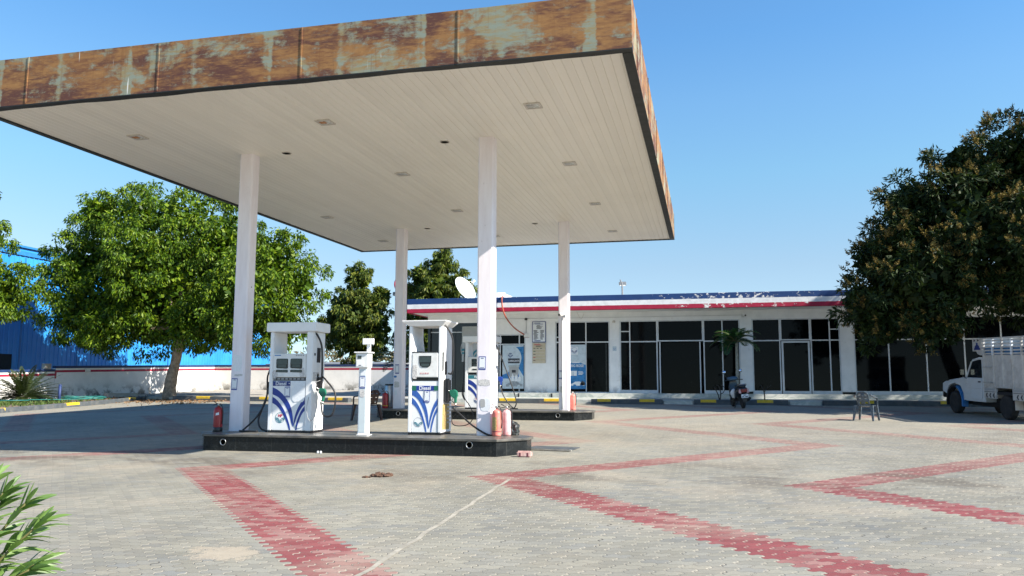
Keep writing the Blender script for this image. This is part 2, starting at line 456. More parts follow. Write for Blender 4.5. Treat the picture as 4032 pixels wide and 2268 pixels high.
    wn1 = t.n('ShaderNodeTexWhiteNoise', noise_dimensions='2D'); t.set(wn1.inputs['Vector'], t.comb(row, cell, 0))
    rnd = wn1.outputs[0]
    wn2 = t.n('ShaderNodeTexWhiteNoise', noise_dimensions='2D'); t.set(wn2.inputs['Vector'], t.comb(cell, row, 0))
    rnd2 = wn2.outputs[0]
    xc = t.math('SUBTRACT', t.math('MULTIPLY', t.math('ADD', cell, .5), L), t.math('MULTIPLY', row, L*.5))
    yc = t.math('SUBTRACT', t.math('MULTIPLY', t.math('ADD', row, .5), Hh), .06)
    tri = t.math('MULTIPLY', t.math('PINGPONG', t.math('SUBTRACT', yc, 11.95-57.5), 5.75), .5*L/Hh)
    xs = t.math('SUBTRACT', xc, tri)
    dm = None
    for xk in (-22.6, -17.7, -12.8, -7.95, -3.0, 1.55, 6.4, 11.2, 16.):
        dd = t.math('ABSOLUTE', t.math('SUBTRACT', xs, xk))
        dm = dd if dm is None else t.math('MINIMUM', dm, dd)
    red = t.math('LESS_THAN', dm, .452)
    stain = t.noise(p, .55, 6, .62); big = t.noise(p, .16, 4, .55); fine = t.noise(p, 60, 3, .6)
    gv = t.ramp(rnd, 0, 1, .90, 1.09)
    grey = t.mix(t.ramp(t.math('ADD', rnd2, t.math('MULTIPLY', t.math('SUBTRACT', big, .5), 2.2)), .1, .95), (.232, .220, .176, 1), (.206, .200, .170, 1))
    grey = t.mix(t.math('MULTIPLY', t.ramp(rnd2, .80, .9, 0, .6), t.ramp(big, .42, .6)), grey, (.165, .172, .165, 1))
    redc = t.mix(t.ramp(t.math('ADD', rnd2, t.math('MULTIPLY', t.math('SUBTRACT', stain, .5), 1.6)), .35, .9), (.205, .056, .056, 1), (.258, .138, .12, 1))
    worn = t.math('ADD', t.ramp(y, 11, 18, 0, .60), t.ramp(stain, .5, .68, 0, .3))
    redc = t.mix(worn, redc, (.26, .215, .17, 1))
    base = t.mix(red, grey, redc)
    bv = t.ramp(t.noise(p, .42, 5, .6), .35, .65, .86, 1.06); gv = t.math('MULTIPLY', gv, bv)
    base = t.mix(1., base, t.comb(gv, gv, gv), 'MULTIPLY')
    dust = t.ramp(stain, .48, .70, 0, .55)
    base = t.mix(t.math('MULTIPLY', dust, t.math('SUBTRACT', 1., t.math('MULTIPLY', red, .55))), base, (.32, .275, .205, 1))
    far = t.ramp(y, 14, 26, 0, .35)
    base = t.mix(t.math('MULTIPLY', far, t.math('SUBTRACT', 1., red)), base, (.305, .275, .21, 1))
    oil = t.math('MULTIPLY', t.ramp(t.noise(t.scale(p, (1, 1.4, 1)), .8, 6, .65), .44, .66, 0, .75), t.ramp(t.math('ABSOLUTE', t.math('SUBTRACT', y, 12.9)), .3, 2.4, 1, 0))
    base = t.mix(oil, base, (.10, .085, .065, 1))
    oil2 = t.math('MULTIPLY', t.ramp(t.noise(p, .7, 6, .65), .46, .7, 0, .5), t.ramp(t.math('ABSOLUTE', t.math('SUBTRACT', y, 20.5)), .5, 3.5, 1, 0))
    base = t.mix(oil2, base, (.13, .11, .085, 1))
    pat = t.math('ADD', t.math('POWER', t.math('DIVIDE', t.math('ADD', x, 4.25), .36), 2.), t.math('POWER', t.math('DIVIDE', t.math('SUBTRACT', y, 6.75), .30), 2.))
    patch = t.ramp(t.math('ADD', pat, t.math('MULTIPLY', t.math('SUBTRACT', t.noise(p, 3.2, 7, .72), .5), 5.5)), .55, 1.15, 1, 0)
    jc = t.mix(t.ramp(rnd, .78, .88), (.37, .33, .255, 1), (.06, .055, .045, 1))
    base = t.mix(t.math('MULTIPLY', ju, t.ramp(t.noise(p, 2.2, 3, .6), .3, .7, .15, .9)), base, jc)
    base = t.mix(t.math('MULTIPLY', jv, .72), base, (.115, .105, .09, 1))
    base = t.mix(t.math('MULTIPLY', patch, .85), base, t.mix(t.noise(p, 9, 5, .7), (.27, .225, .165, 1), (.40, .345, .26, 1)))
    k = t.ramp(fine, .2, .8, .9, 1.1); base = t.mix(1., base, t.comb(k, k, k), 'MULTIPLY')
    hgt = t.math('MULTIPLY', t.math('SUBTRACT', 1., t.math('MAXIMUM', ju, jv)), t.math('SUBTRACT', 1., patch))
    hgt = t.math('ADD', hgt, t.math('ADD', t.math('MULTIPLY', rnd, .35), t.math('MULTIPLY', fine, .12)))
    t.bump(hgt, .55, .006)
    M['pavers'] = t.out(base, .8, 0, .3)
    t = NT('dry_ground'); p = t.pos(); n1 = t.noise(p, .08, 7, .65)
    c = t.mix(t.ramp(n1, .4, .65), (.20, .155, .10, 1), (.12, .12, .055, 1))
    M['ground'] = t.out(c, .95, 0, .2)
    # --- foliage
    def leafmat(name, cols, rough=.42, trans=.25, spec=.5):
        t = NT(name)
        geo = t.n('ShaderNodeNewGeometry'); r = geo.outputs['Random Per Island']
        cr = t.n('ShaderNodeValToRGB'); t.set(cr.inputs[0], r); e = cr.color_ramp.elements
        e[0].position = 0; e[0].color = (*cols[0], 1); e[1].position = 1; e[1].color = (*cols[-1], 1)
        for i, cc in enumerate(cols[1:-1]):
            el = e.new((i+1)/(len(cols)-1)); el.color = (*cc, 1)
        c = cr.outputs[0]
        t.out(c, rough, 0, spec)
        tr = t.n('ShaderNodeBsdfTranslucent'); t.set(tr.inputs[0], t.mix(1., c, (1.5, 1.6, .7, 1), 'MULTIPLY'))
        mx = t.n('ShaderNodeMixShader'); mx.inputs[0].default_value = trans
        t.t.links.new(t.b.outputs[0], mx.inputs[1]); t.t.links.new(tr.outputs[0], mx.inputs[2])
        t.t.links.new(mx.outputs[0], t.t.nodes['Material Output'].inputs[0])
        return t.m
    M['leaf_big'] = leafmat('glossy_green_leaves', [(.018, .042, .003), (.042, .088, .004), (.082, .145, .005), (.16, .215, .012)], rough=.5, trans=.20, spec=.22)
    M['leaf_mid'] = leafmat('olive_drooping_leaves', [(.016, .034, .005), (.038, .066, .008), (.085, .115, .012), (.16, .165, .025)], rough=.55, trans=.16, spec=.22)
    M['leaf_mango'] = leafmat('dark_mango_leaves', [(.010, .020, .006), (.018, .034, .007), (.030, .050, .009)], rough=.6, trans=.10, spec=.2)
    M['blossom'] = leafmat('brown_blossom', [(.075, .055, .020), (.12, .086, .026), (.19, .138, .036), (.30, .22, .055)], rough=.7, trans=.1, spec=.2)
    M['leaf_palm'] = leafmat('palm_leaflets', [(.010, .045, .018), (.02, .07, .02), (.04, .09, .02)])
    M['leaf_sago'] = leafmat('sago_leaflets', [(.018, .032, .012), (.035, .055, .016), (.07, .085, .03)])
    M['leaf_ole'] = leafmat('oleander_leaves', [(.075, .145, .03), (.115, .20, .045), (.17, .26, .08)], trans=.3)
    M['leaf_scrub'] = leafmat('dry_scrub_leaves', [(.05, .06, .02), (.09, .085, .03), (.15, .11, .055), (.20, .14, .085)], rough=.8)
    M['leaf_grass'] = leafmat('weed_leaves', [(.03, .07, .01), (.06, .11, .015), (.11, .13, .03)], rough=.7)
    M['leaf_dry'] = leafmat('fallen_dry_leaves', [(.14, .075, .035), (.22, .13, .06), (.09, .05, .03)], rough=.9, trans=.05)
    M['stem'] = mat('oleander_stem', (.14, .13, .045), .6, var=.2)
mats()

# ------------------------------------------------------------------ ground, forecourt, pavements
def slab_sheet(name, poly, dz, matl, kind='structure', thick=0.0):
    mb = MB()
    top = [(x, y, g(x, y)+dz) for x, y in poly]
    if thick:
        bot = [(x, y, g(x, y)+dz-thick) for x, y in poly]; n = len(poly)
        mb.add(top+bot, [tuple(range(n)), tuple(range(2*n-1, n-1, -1))]+[(i, (i+1) % n, n+(i+1) % n, n+i) for i in range(n)])
    else:
        mb.add(top, [tuple(range(len(poly)))])
    return tag(mb.build(name, matl), kind=kind)
mb = MB()
ys = [-60, 44, 60, 120, 900]; zs = [GB*-60, GB*44, GB*44+.15, GB*44+.2, GB*44+.2]
for i in range(4):
    mb.add([(-700, ys[i], zs[i]-.03), (700, ys[i], zs[i]-.03), (700, ys[i+1], zs[i+1]-.03), (-700, ys[i+1], zs[i+1]-.03)], [(0, 1, 2, 3)])
tag(mb.build('ground', M['ground']), kind='structure')
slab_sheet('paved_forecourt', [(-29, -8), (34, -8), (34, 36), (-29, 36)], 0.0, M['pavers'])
# thin cement-filled cable trench crossing the pavers
mb = MB()
for a, b in (((-2.81, 11.75), (-2.73, 6.0)),):
    N = 24
    for i in range(N):
        t0, t1 = i/N, (i+1)/N
        f = lambda t: (a[0]+(b[0]-a[0])*t+.012*math.sin(t*37)+.008*math.sin(t*91), a[1]+(b[1]-a[1])*t)
        (xa, ya), (xb, yb) = f(t0), f(t1); w = .026
        mb.add([(xa-w, ya, g(xa, ya)+.004), (xa+w, ya, g(xa, ya)+.004), (xb+w, yb, g(xb, yb)+.004), (xb-w, yb, g(xb, yb)+.004)], [(0, 1, 2, 3)])
M['cement_line'] = mat('cement_filling', (.30, .275, .22), .9, var=.25, sc=7, dirt=.8, dirtc=(.22, .20, .165), dsc=2.2, world=True)
tag(mb.build('cement_strip', M['cement_line']), kind='structure')
# raised pavement left of the building and walkway in front of it
slab_sheet('pavement', [(-28.2, 34.0), (-24.6, 33.8), (-15.0, 33.25), (-13.2, 33.4), (-13.2, 43.3), (-28.2, 43.3)], .15, M['concrete'], thick=.3)
slab_sheet('walkway', [(-13.15, 33.62), (18, 33.62), (18, 36.3), (-13.15, 36.3)], .155, M['marble'], thick=.3)
slab_sheet('planting_bed', [(-24.2, 14), (-24.15, 23.8), (-24.75, 28.8), (-25.5, 32.2), (-26.2, 34.9), (-28.3, 35.2), (-29.6, 30), (-29.9, 14)], .11, M['soil'], thick=.3)

# ------------------------------------------------------------------ kerbs
def kerb(pts, h, w, marks, label, group='grey kerbs with yellow marks', inside=1):
    """grey kerb following pts (its front foot); marks are (start, length) along it, painted yellow"""
    t = thing('kerb', label, 'kerb', (pts[0][0], pts[0][1], g(*pts[0])), 0, group)
    o0 = Vector(t.location)
    def offs(i):
        a = Vector(pts[max(i-1, 0)]); b = Vector(pts[min(i+1, len(pts)-1)])
        d = (b-a).normalized(); return Vector((-d.y, d.x))*inside
    mb = MB(); sec = []
    for i, p in enumerate(pts):
        n = offs(i); p = Vector(p); z = g(*p)
        def P(u, v): q = p+n*u; return (q.x-o0.x, q.y-o0.y, z+v-o0.z)
        sec.append([P(0, -.05), P(.015, h-.02), P(.035, h), P(w, h), P(w, -.05)])
    vs = [q for s_ in sec for q in s_]; fs = []
    for i in range(len(sec)-1):
        for j in range(4): fs.append((i*5+j, (i+1)*5+j, (i+1)*5+j+1, i*5+j+1))
    fs += [(0, 1, 2, 3, 4), tuple((len(sec)-1)*5+j for j in (4, 3, 2, 1, 0))]
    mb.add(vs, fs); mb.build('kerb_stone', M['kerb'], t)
    ds = [0]
    for i in range(1, len(pts)): ds.append(ds[-1]+(Vector(pts[i])-Vector(pts[i-1])).length)
    def at(s):
        for i in range(1, len(pts)):
            if s <= ds[i] or i == len(pts)-1:
                k = (s-ds[i-1])/(ds[i]-ds[i-1]); return Vector(pts[i-1]).lerp(Vector(pts[i]), k), i
    for s0, ln in marks:
        mb = MB(); (a, i), (b, _) = at(s0), at(s0+ln)
        d = (Vector(pts[i])-Vector(pts[i-1])).normalized(); n = Vector((-d.y, d.x))*inside
        vs = []
        for q in (a, b):
            z = g(*q)
            for u, v in ((.008, h*.45), (.011, h-.018), (.033, h+.003), (w-.02, h+.003), (w-.02, h-.004), (.04, h-.006), (.02, h-.03), (.014, h*.45)):
                qq = q+n*u; vs.append((qq.x-o0.x, qq.y-o0.y, z+v-o0.z))
        k = 8
        fs = [(j, k+j, k+(j+1) % k, (j+1) % k) for j in range(k)]+[tuple(range(k)), tuple(range(2*k-1, k-1, -1))]
        vs = [(x, y, z) for x, y, z in vs]
        mb.add(vs, fs); mb.build('yellow_mark', M['yellow'], t)
    return t
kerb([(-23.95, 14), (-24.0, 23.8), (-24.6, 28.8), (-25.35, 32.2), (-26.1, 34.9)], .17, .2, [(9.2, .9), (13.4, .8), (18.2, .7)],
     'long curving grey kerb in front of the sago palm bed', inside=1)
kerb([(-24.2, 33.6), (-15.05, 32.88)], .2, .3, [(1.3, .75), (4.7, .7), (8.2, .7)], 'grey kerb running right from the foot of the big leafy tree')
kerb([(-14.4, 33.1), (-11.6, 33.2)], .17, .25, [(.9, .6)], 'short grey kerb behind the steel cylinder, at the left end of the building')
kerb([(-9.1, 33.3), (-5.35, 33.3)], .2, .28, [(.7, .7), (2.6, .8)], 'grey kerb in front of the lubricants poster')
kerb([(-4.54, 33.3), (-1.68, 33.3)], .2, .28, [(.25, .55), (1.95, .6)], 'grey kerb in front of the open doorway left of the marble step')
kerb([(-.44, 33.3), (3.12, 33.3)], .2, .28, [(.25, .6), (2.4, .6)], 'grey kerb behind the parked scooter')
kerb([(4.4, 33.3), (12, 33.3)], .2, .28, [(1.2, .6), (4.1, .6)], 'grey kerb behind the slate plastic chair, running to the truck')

# ------------------------------------------------------------------ canopy
CX0, CX1, CY0, CY1 = -12.80, -.93, 11.575, 28.87
def cz(x, y): return 6.546+.0032*x+.0092*y
can = thing('fuel_canopy', 'large flat canopy with rusty fascia on four pale pillars over the fuel islands', 'canopy', (-6.87, 20.2, .55))
B0 = Vector(can.location)
def lo(x, y, z): return (x-B0.x, y-B0.y, z-B0.z)
def fasc(name, a, b, h, th, n_in):
    mb = MB(); vs = []
    N = 40
    for i in range(N+1):
        t_ = i/N; x = a[0]+(b[0]-a[0])*t_; y = a[1]+(b[1]-a[1])*t_; z = cz(x, y)
        for u, zz in ((0, z-.01), (0, z+h), (th, z+h), (th, z-.01)):
            vs.append(lo(x+n_in[0]*u, y+n_in[1]*u, zz))
    fs = [(i*4+j, (i+1)*4+j, (i+1)*4+(j+1) % 4, i*4+(j+1) % 4) for i in range(N) for j in range(4)]
    fs += [(0, 1, 2, 3), (N*4+3, N*4+2, N*4+1, N*4)]
    mb.add(vs, fs)
    # standing seams between the sheets
    Ld = math.hypot(b[0]-a[0], b[1]-a[1]); d = Vector(((b[0]-a[0])/Ld, (b[1]-a[1])/Ld))
    x_ref = -.94-2.67*8
    for k in range(40):
        s_ = (x_ref+2.67*k-a[0]) if abs(d.x) > .5 else 2.67*k+.9
        if not .1 < s_ < Ld-.1: continue
        px, py = a[0]+d.x*s_, a[1]+d.y*s_; z = cz(px, py)
        w = .012
        q = [(px-d.x*w, py-d.y*w), (px+d.x*w, py+d.y*w)]
        vv = []
        for (qx, qy) in q:
            for u in (-.012, .002):
                for zz in (z+.004, z+h-.004): vv.append(lo(qx+n_in[0]*u, qy+n_in[1]*u, zz))
        mb.add(vv, [(0, 1, 5, 4), (0, 1, 3, 2), (4, 5, 7, 6), (1, 3, 7, 5), (0, 2, 6, 4)])
    mb.build(name, M['rust'], can)
FH = .86
fasc('fascia', (CX0, CY0), (CX1, CY0), FH, .05, (0, 1))
fasc('fascia', (CX1, CY0+.051), (CX1, CY1-.051), FH, .05, (-1, 0))
fasc('fascia', (CX0, CY0+.051), (CX0, CY1-.051), FH, .05, (1, 0))
fasc('fascia', (CX0, CY1), (CX1, CY1), FH, .05, (0, -1))
# black return edge between the fascia and the soffit, sagging a little along the front
mb = MB()
def ring_edge(a, b, n_in, w, sag):
    N = 60; vs = []
    for i in range(N+1):
        t_ = i/N; x = a[0]+(b[0]-a[0])*t_; y = a[1]+(b[1]-a[1])*t_; z = cz(x, y)
        s_ = sag*(.5+.5*math.sin(t_*23+1)+.35*math.sin(t_*61))
        vs += [lo(x+n_in[0]*.004, y+n_in[1]*.004, z-.025), lo(x+n_in[0]*w, y+n_in[1]*w, z-.025-s_), lo(x+n_in[0]*w, y+n_in[1]*w, z+.06), lo(x+n_in[0]*.004, y+n_in[1]*.004, z+.06)]
    fs = [(i*4+j, (i+1)*4+j, (i+1)*4+(j+1) % 4, i*4+(j+1) % 4) for i in range(N) for j in range(4)]+[(0, 1, 2, 3), (N*4+3, N*4+2, N*4+1, N*4)]
    mb.add(vs, fs)
ring_edge((CX0-.003, CY0-.003), (CX1+.003, CY0-.003), (0, 1), .15, .012)
ring_edge((CX1+.003, CY0+.15), (CX1+.003, CY1-.15), (-1, 0), .16, .01)
ring_edge((CX0-.003, CY0+.15), (CX0-.003, CY1-.15), (1, 0), .12, .005)
ring_edge((CX0-.003, CY1+.003), (CX1+.003, CY1+.003), (0, -1), .12, .005)
mb.build('edge_trim', M['black_trim'], can)
# soffit of ribbed strips running front to back
mb = MB(); px = CX0+.12; prof = []
while px < CX1-.16:
    w = min(.15, CX1-.16-px)
    prof += [(px, .009), (px+.005, 0.), (px+w*.5, -.003+.0015*math.sin(px*9)), (px+w-.006, 0.), (px+w-.003, .009)]
    px += w
rows_y = [CY0+.15, 15.2, 18.9, 22.6, 26.2, CY1-.12]
vs = []; fs = []; n = len(prof)
for yy in rows_y:
    vs += [lo(x, yy, cz(x, yy)+dz) for x, dz in prof]
for r in range(len(rows_y)-1):
    fs += [(r*n+i, r*n+i+1, (r+1)*n+i+1, (r+1)*n+i) for i in range(n-1)]
mb.add(vs, fs); mb.build('soffit', M['soffit'], can)
# roof deck
mb = MB()
mb.add([lo(x, y, cz(x, y)+h) for h in (.35, .45) for x, y in ((CX0+.05, CY0+.05), (CX1-.05, CY0+.05), (CX1-.05, CY1-.05), (CX0+.05, CY1-.05))],
       [(0, 1, 2, 3), (4, 5, 6, 7), (0, 1, 5, 4), (1, 2, 6, 5), (2, 3, 7, 6), (3, 0, 4, 7)])
mb.build('roof_deck', M['roofgrey'], can)
# recessed lamps
def ceiling_light(x, y, worn):
    z = cz(x, y); mb = MB(); s_ = .15; q = .115
    for a, b, c, d in ((-s_, s_, -s_, -q), (-s_, s_, q, s_), (-s_, -q, -q, q), (q, s_, -q, q)):
        mb.box(a, b, c, d, -.022, .0)
    fr = mb.build('ceiling_light', M['lamp_frame'], can, loc=lo(x, y, z))
    mb = MB().box(-q, q, -q, q, -.010, -.002); mb.build('diffuser', M['lamp_glass'], fr)
    mb = MB().box(-q+.01, .02, -.05, .05, -.02, -.0105); mb.build('lamp_housing', M['lamp_rust'] if worn else M['steel'], fr)
for i, x in enumerate((-11.03, -6.92, -2.88)):
    for j, y in enumerate((13.77, 17.85, 22.27, 26.7)):
        ceiling_light(x, y, (i, j) in ((0, 0), (1, 0), (1, 3)))
for x in (-8.71, -5.12):
    for y in (15.56, 24.78):
        dl = MB().lathe([(.10, -.012), (.10, 0), (.085, 0), (.08, -.012)], n=24).build('downlight', M['lamp_frame'], can, loc=lo(x, y, cz(x, y)))
        MB().lathe([(.082, -.010), (.0, -.011)], n=20).build('rusty_disc', M['lamp_rust'], dl)
# pillars
COLS = [(-9.745, 15.417, .705), (-4.355, 15.417, .705), (-9.745, 24.66, .918), (-4.355, 24.66, .918)]
def qr_sticker(x, y, z, w, h, parent, tilt=0.0):
    """white payment sticker with a blue border and captions, standing upright facing -Y"""
    X = Matrix.Translation((x, y, z)) @ Matrix.Rotation(tilt, 4, 'Y')
    st = MB().box(-w/2, w/2, -.003, 0, 0, h, X).build('payment_sticker', M['blue'], parent)
    mb = MB().box(-w*.42, w*.42, -.0045, -.0032, h*.10, h*.93, X); mb.build('paper', M['paper'], st)
    MB().box(-w*.2, w*.2, -.006, -.0047, h*.83, h*.88, X).build('caption', M['navy'], st)
    MB().box(-w*.30, w*.30, -.006, -.0047, h*.15, h*.18, X).build('caption', M['navy'], st)
def blotch(x, y, z, w, h, parent, mt, seed, name='torn_paper'):
    rr = random.Random(seed); pts = []
    for i in range(18):
        a = 2*PI*i/18; k = 1/max(abs(math.cos(a)), abs(math.sin(a)))
        k = min(k, 1.22)*(1-rr.random()*.13)
        pts.append((x+w/2*k*math.cos(a), z+h/2*k*math.sin(a)))
    return MB().prism(pts, y-.0022, y).build(name, mt, parent)
for i, (x, y, z0) in enumerate(COLS):
    zt = cz(x, y)+.02
    cb = MB(); c_ = .03; w, d = .318, .30
    pts = [(c_, 0), (w-c_, 0), (w, c_), (w, d-c_), (w-c_, d), (c_, d), (0, d-c_), (0, c_)]
    cb.prism([(a, b) for a, b in pts], z0-.01, zt, 'z')
    co = cb.build('pillar', M['column'], can, loc=lo(x, y, 0)[:2]+(-B0.z,))
    if i == 0:
        qr_sticker(.10, -.001, 1.56, .135, .245, co, R(2))
        blotch(.15, -.001, 2.12, .24, .36, co, M['paper'], 3); blotch(.19, -.001, 1.87, .20, .05, co, M['paper_worn'], 4)
        MB().lathe([(.012, 0), (.012, .006)], n=10, M=Matrix.Rotation(R(90), 4, 'Y')).build('bolt', M['black'], co, loc=(w, .15, 3.75))
    if i == 1:
        qr_sticker(.115, -.001, 1.98, .14, .26, co, R(1))
        blotch(.16, -.001, 1.73, .25, .13, co, M['paper_worn'], 8); blotch(.19, -.001, 1.30, .20, .26, co, M['paper'], 9)
        blotch(.13, -.001, 1.33, .11, .17, co, M['grey_print'], 12, 'faded_print').location.y = -.0024
    if i == 2:
        qr_sticker(.14, -.001, 2.02, .13, .30, co, R(-2)); blotch(.13, -.001, 1.68, .19, .20, co, M['paper_worn'], 5); blotch(.11, -.001, 1.42, .10, .16, co, M['paper'], 6)
        blotch(.08, -.001, 1.93, .10, .07, co, M['truck_blue'], 7)
    if i == 3:
        qr_sticker(.07, -.001, 1.86, .12, .26, co); blotch(.08, -.001, 1.55, .10, .20, co, M['paper_worn'], 15)
        cp = MB().tube([(.125, -.018, 3.72), (.125, -.018, 1.35), (.13, -.02, 1.2), (.12, -.018, .95)], .017, 8); cp.build('conduit', M['pipe_white'], co)

def security_camera(x, y, z, rz, label, bracket=1):
    t = thing('security_camera', label, 'camera', (x, y, z), rz)
    X = Matrix.Rotation(R(12), 4, 'X')
    bd = MB().lathe([(.0, -.13), (.042, -.13), (.048, -.11), (.048, .08), (.04, .10), (.0, .10)], n=16, M=Matrix.Rotation(R(102), 4, 'X'))
    b = bd.build('camera_body', M['white'], t)
    MB().lathe([(.034, 0), (.034, .006), (.0, .006)], n=14, M=Matrix.Rotation(R(102), 4, 'X')).build('lens', M['screen_dark'], b, loc=(0, -.127, -.028))
    MB().box(-.05, .05, .10, .17, -.09, .06).build('mounting_box', M['pipe_white'], t)
    return t
security_camera(-4.21, 24.48, 3.83, R(-35), 'white bullet camera fixed to the pillar above the pale conduit')

# ------------------------------------------------------------------ pump islands
def island(x0, x1, yf, depth, zt, label, holes):
    zb = g((x0+x1)/2, yf)-.25
    t = thing('pump_island', label, 'island', ((x0+x1)/2, yf+depth/2, zb+.25))
    ox, oy, oz = t.location
    c = .44; ch = .62
    out = [(x0, yf), (x1, yf), (x1+c, yf+ch), (x1+c, yf+depth-ch), (x1, yf+depth), (x0, yf+depth), (x0-c, yf+depth-ch), (x0-c, yf+ch)]
    L_ = lambda pts: [(a-ox, b-oy) for a, b in pts]
    MB().prism(L_(out), zb-oz, zt-.045-oz, 'z').build('plinth', M['granite'], t)
    e = .035
    top = [(x0-e*.6, yf-e), (x1+e*.6, yf-e), (x1+c+e, yf+ch-e*.6), (x1+c+e, yf+depth-ch+e*.6), (x1+e*.6, yf+depth+e), (x0-e*.6, yf+depth+e), (x0-c-e, yf+depth-ch+e*.6), (x0-c-e, yf+ch-e*.6)]
    MB().prism(L_(top), zt-.044-oz, zt-oz, 'z').build('top_slab', M['granite_top'], t, bevel=.006)
    for hx, hz in holes:
        pr = MB().lathe([(.062, 0), (.066, .012), (.054, .014), (.052, .004)], n=22, M=Matrix.Rotation(R(90), 4, 'X')).build('pipe_sleeve', M['steel'], t, loc=(hx-ox, yf-.002-oy, hz-oz))
        MB().lathe([(.052, .005), (.0, .005)], n=20, M=Matrix.Rotation(R(90), 4, 'X')).build('dark_hole', M['black'], pr)
    return t
island(-9.65, -3.70, 14.44, 1.62, .708, 'black granite pump island nearest the camera carrying two diesel dispensers', [(-9.22, .555), (-4.2, .60)])
island(-9.65, -3.72, 23.64, 1.75, .921, 'black granite pump island farther back carrying the petrol dispenser', [(-9.15, .80), (-4.2, .80)])

# ------------------------------------------------------------------ emblem and swoosh artwork
def emblem(x, y, z, r, parent, letters=None, lcol=None, wing=None, ringm=None, oval=1.0):
    """round mark: ring, letters and a pair of striped wings, facing -Y"""
    X = Matrix.Translation((x, y, z)) @ Matrix.Diagonal((r, 1, r*oval, 1))
    n = 40
    A = [(math.cos(2*PI*i/n), math.sin(2*PI*i/n)) for i in range(n+1)]
    Bc = [(a*.94, b*.94) for a, b in A]
    e = MB().strip(A, Bc, -.003, 0, X).build('emblem', ringm or wing, parent)
    mb = MB()
    for sx in (-1, 1):
        for (p, q) in ((curve2([(.93, .02), (.62, .02), (.30, -.14), (.10, -.42), (.03, -.92)]), curve2([(.93, -.16), (.66, -.15), (.40, -.26), (.19, -.50), (.06, -.92)])),
                       (curve2([(.90, -.26), (.70, -.25), (.48, -.36), (.28, -.58), (.16, -.90)]), curve2([(.85, -.42), (.72, -.40), (.55, -.48), (.38, -.66), (.24, -.88)]))):
            mb.strip([(sx*a, b) for a, b in p], [(sx*a, b) for a, b in q], -.003, 0, X)
    mb.build('wings', wing, e)
    if letters:
        lettering(letters, r*.72, x, y-.0005, z+r*oval*.36, lcol, e, bold=r*.03)
    return e
def swoosh(x0, x1, z0, z1, y, m_, parent):
    """the blue V of sweeping stripes; art in unit coordinates, u to the right, v down"""
    def T(pts): return [(x0+(x1-x0)*u, z1-(z1-z0)*v) for u, v in pts]
    bands = [(curve2([(0, .13), (.15, .18), (.29, .255), (.44, .37), (.556, .50), (.63, .66), (.663, .86)]), curve2([(0, .275), (.18, .333), (.33, .434), (.46, .57), (.55, .717), (.605, .85), (.655, .93)])),
             (curve2([(0, .325), (.13, .385), (.27, .49), (.40, .63), (.50, .79), (.56, .91), (.585, 1.)]), curve2([(0, .45), (.12, .50), (.25, .59), (.37, .72), (.46, .84), (.51, .93), (.545, 1.)])),
             (curve2([(1., .34), (.90, .42), (.80, .54), (.73, .67), (.69, .79), (.668, .89)]), curve2([(1., .47), (.92, .53), (.84, .62), (.765, .74), (.71, .86), (.674, .93)])),
             (curve2([(1., .51), (.93, .57), (.86, .66), (.79, .79), (.75, .90), (.735, 1.)]), curve2([(1., .605), (.95, .645), (.89, .72), (.83, .84), (.79, .93), (.775, 1.)]))]
    mb = MB()
    for a, b in bands: mb.strip(T(a), T(b), y-.003, y)
    return mb.build('swoosh', m_, parent)
def nozzle(x, y, z, parent, cm, rz=0, tilt=0):
    X = Matrix.Translation((x, y, z)) @ Matrix.Rotation(rz, 4, 'Z') @ Matrix.Rotation(tilt, 4, 'Y')
    mb = MB(); mb.prism([(-.06, .09), (.05, .10), (.10, .06), (.105, -.02), (.075, -.075), (.055, -.17), (.015, -.17), (.02, -.07), (-.02, -.05), (-.05, .0)], -.03, .03, 'y', X)
    nz = mb.build('nozzle', cm, parent, bevel=.012)
    sp = MB().tube([X @ Vector(p) for p in ((-.05, 0, .07), (-.12, 0, .12), (-.19, 0, .16), (-.22, 0, .20))], .014, 8).build('spout', M['steel'], nz)
    lv = MB().tube([X @ Vector(p) for p in ((.0, 0, -.06), (-.035, 0, -.11), (.01, 0, -.17))], .008, 6).build('lever', M['black'], nz)
    MB().tube([X @ Vector(p) for p in ((.035, 0, -.165), (.035, 0, -.20), (.03, 0, -.23))], .017, 8).build('swivel', M['steel'], nz)
    return nz
def hose(pts, parent, r=.017, name='hose', m_=None):
    return MB().tube(smooth_path(pts, 8), r, 8).build(name, m_ or M['rubber'], parent)

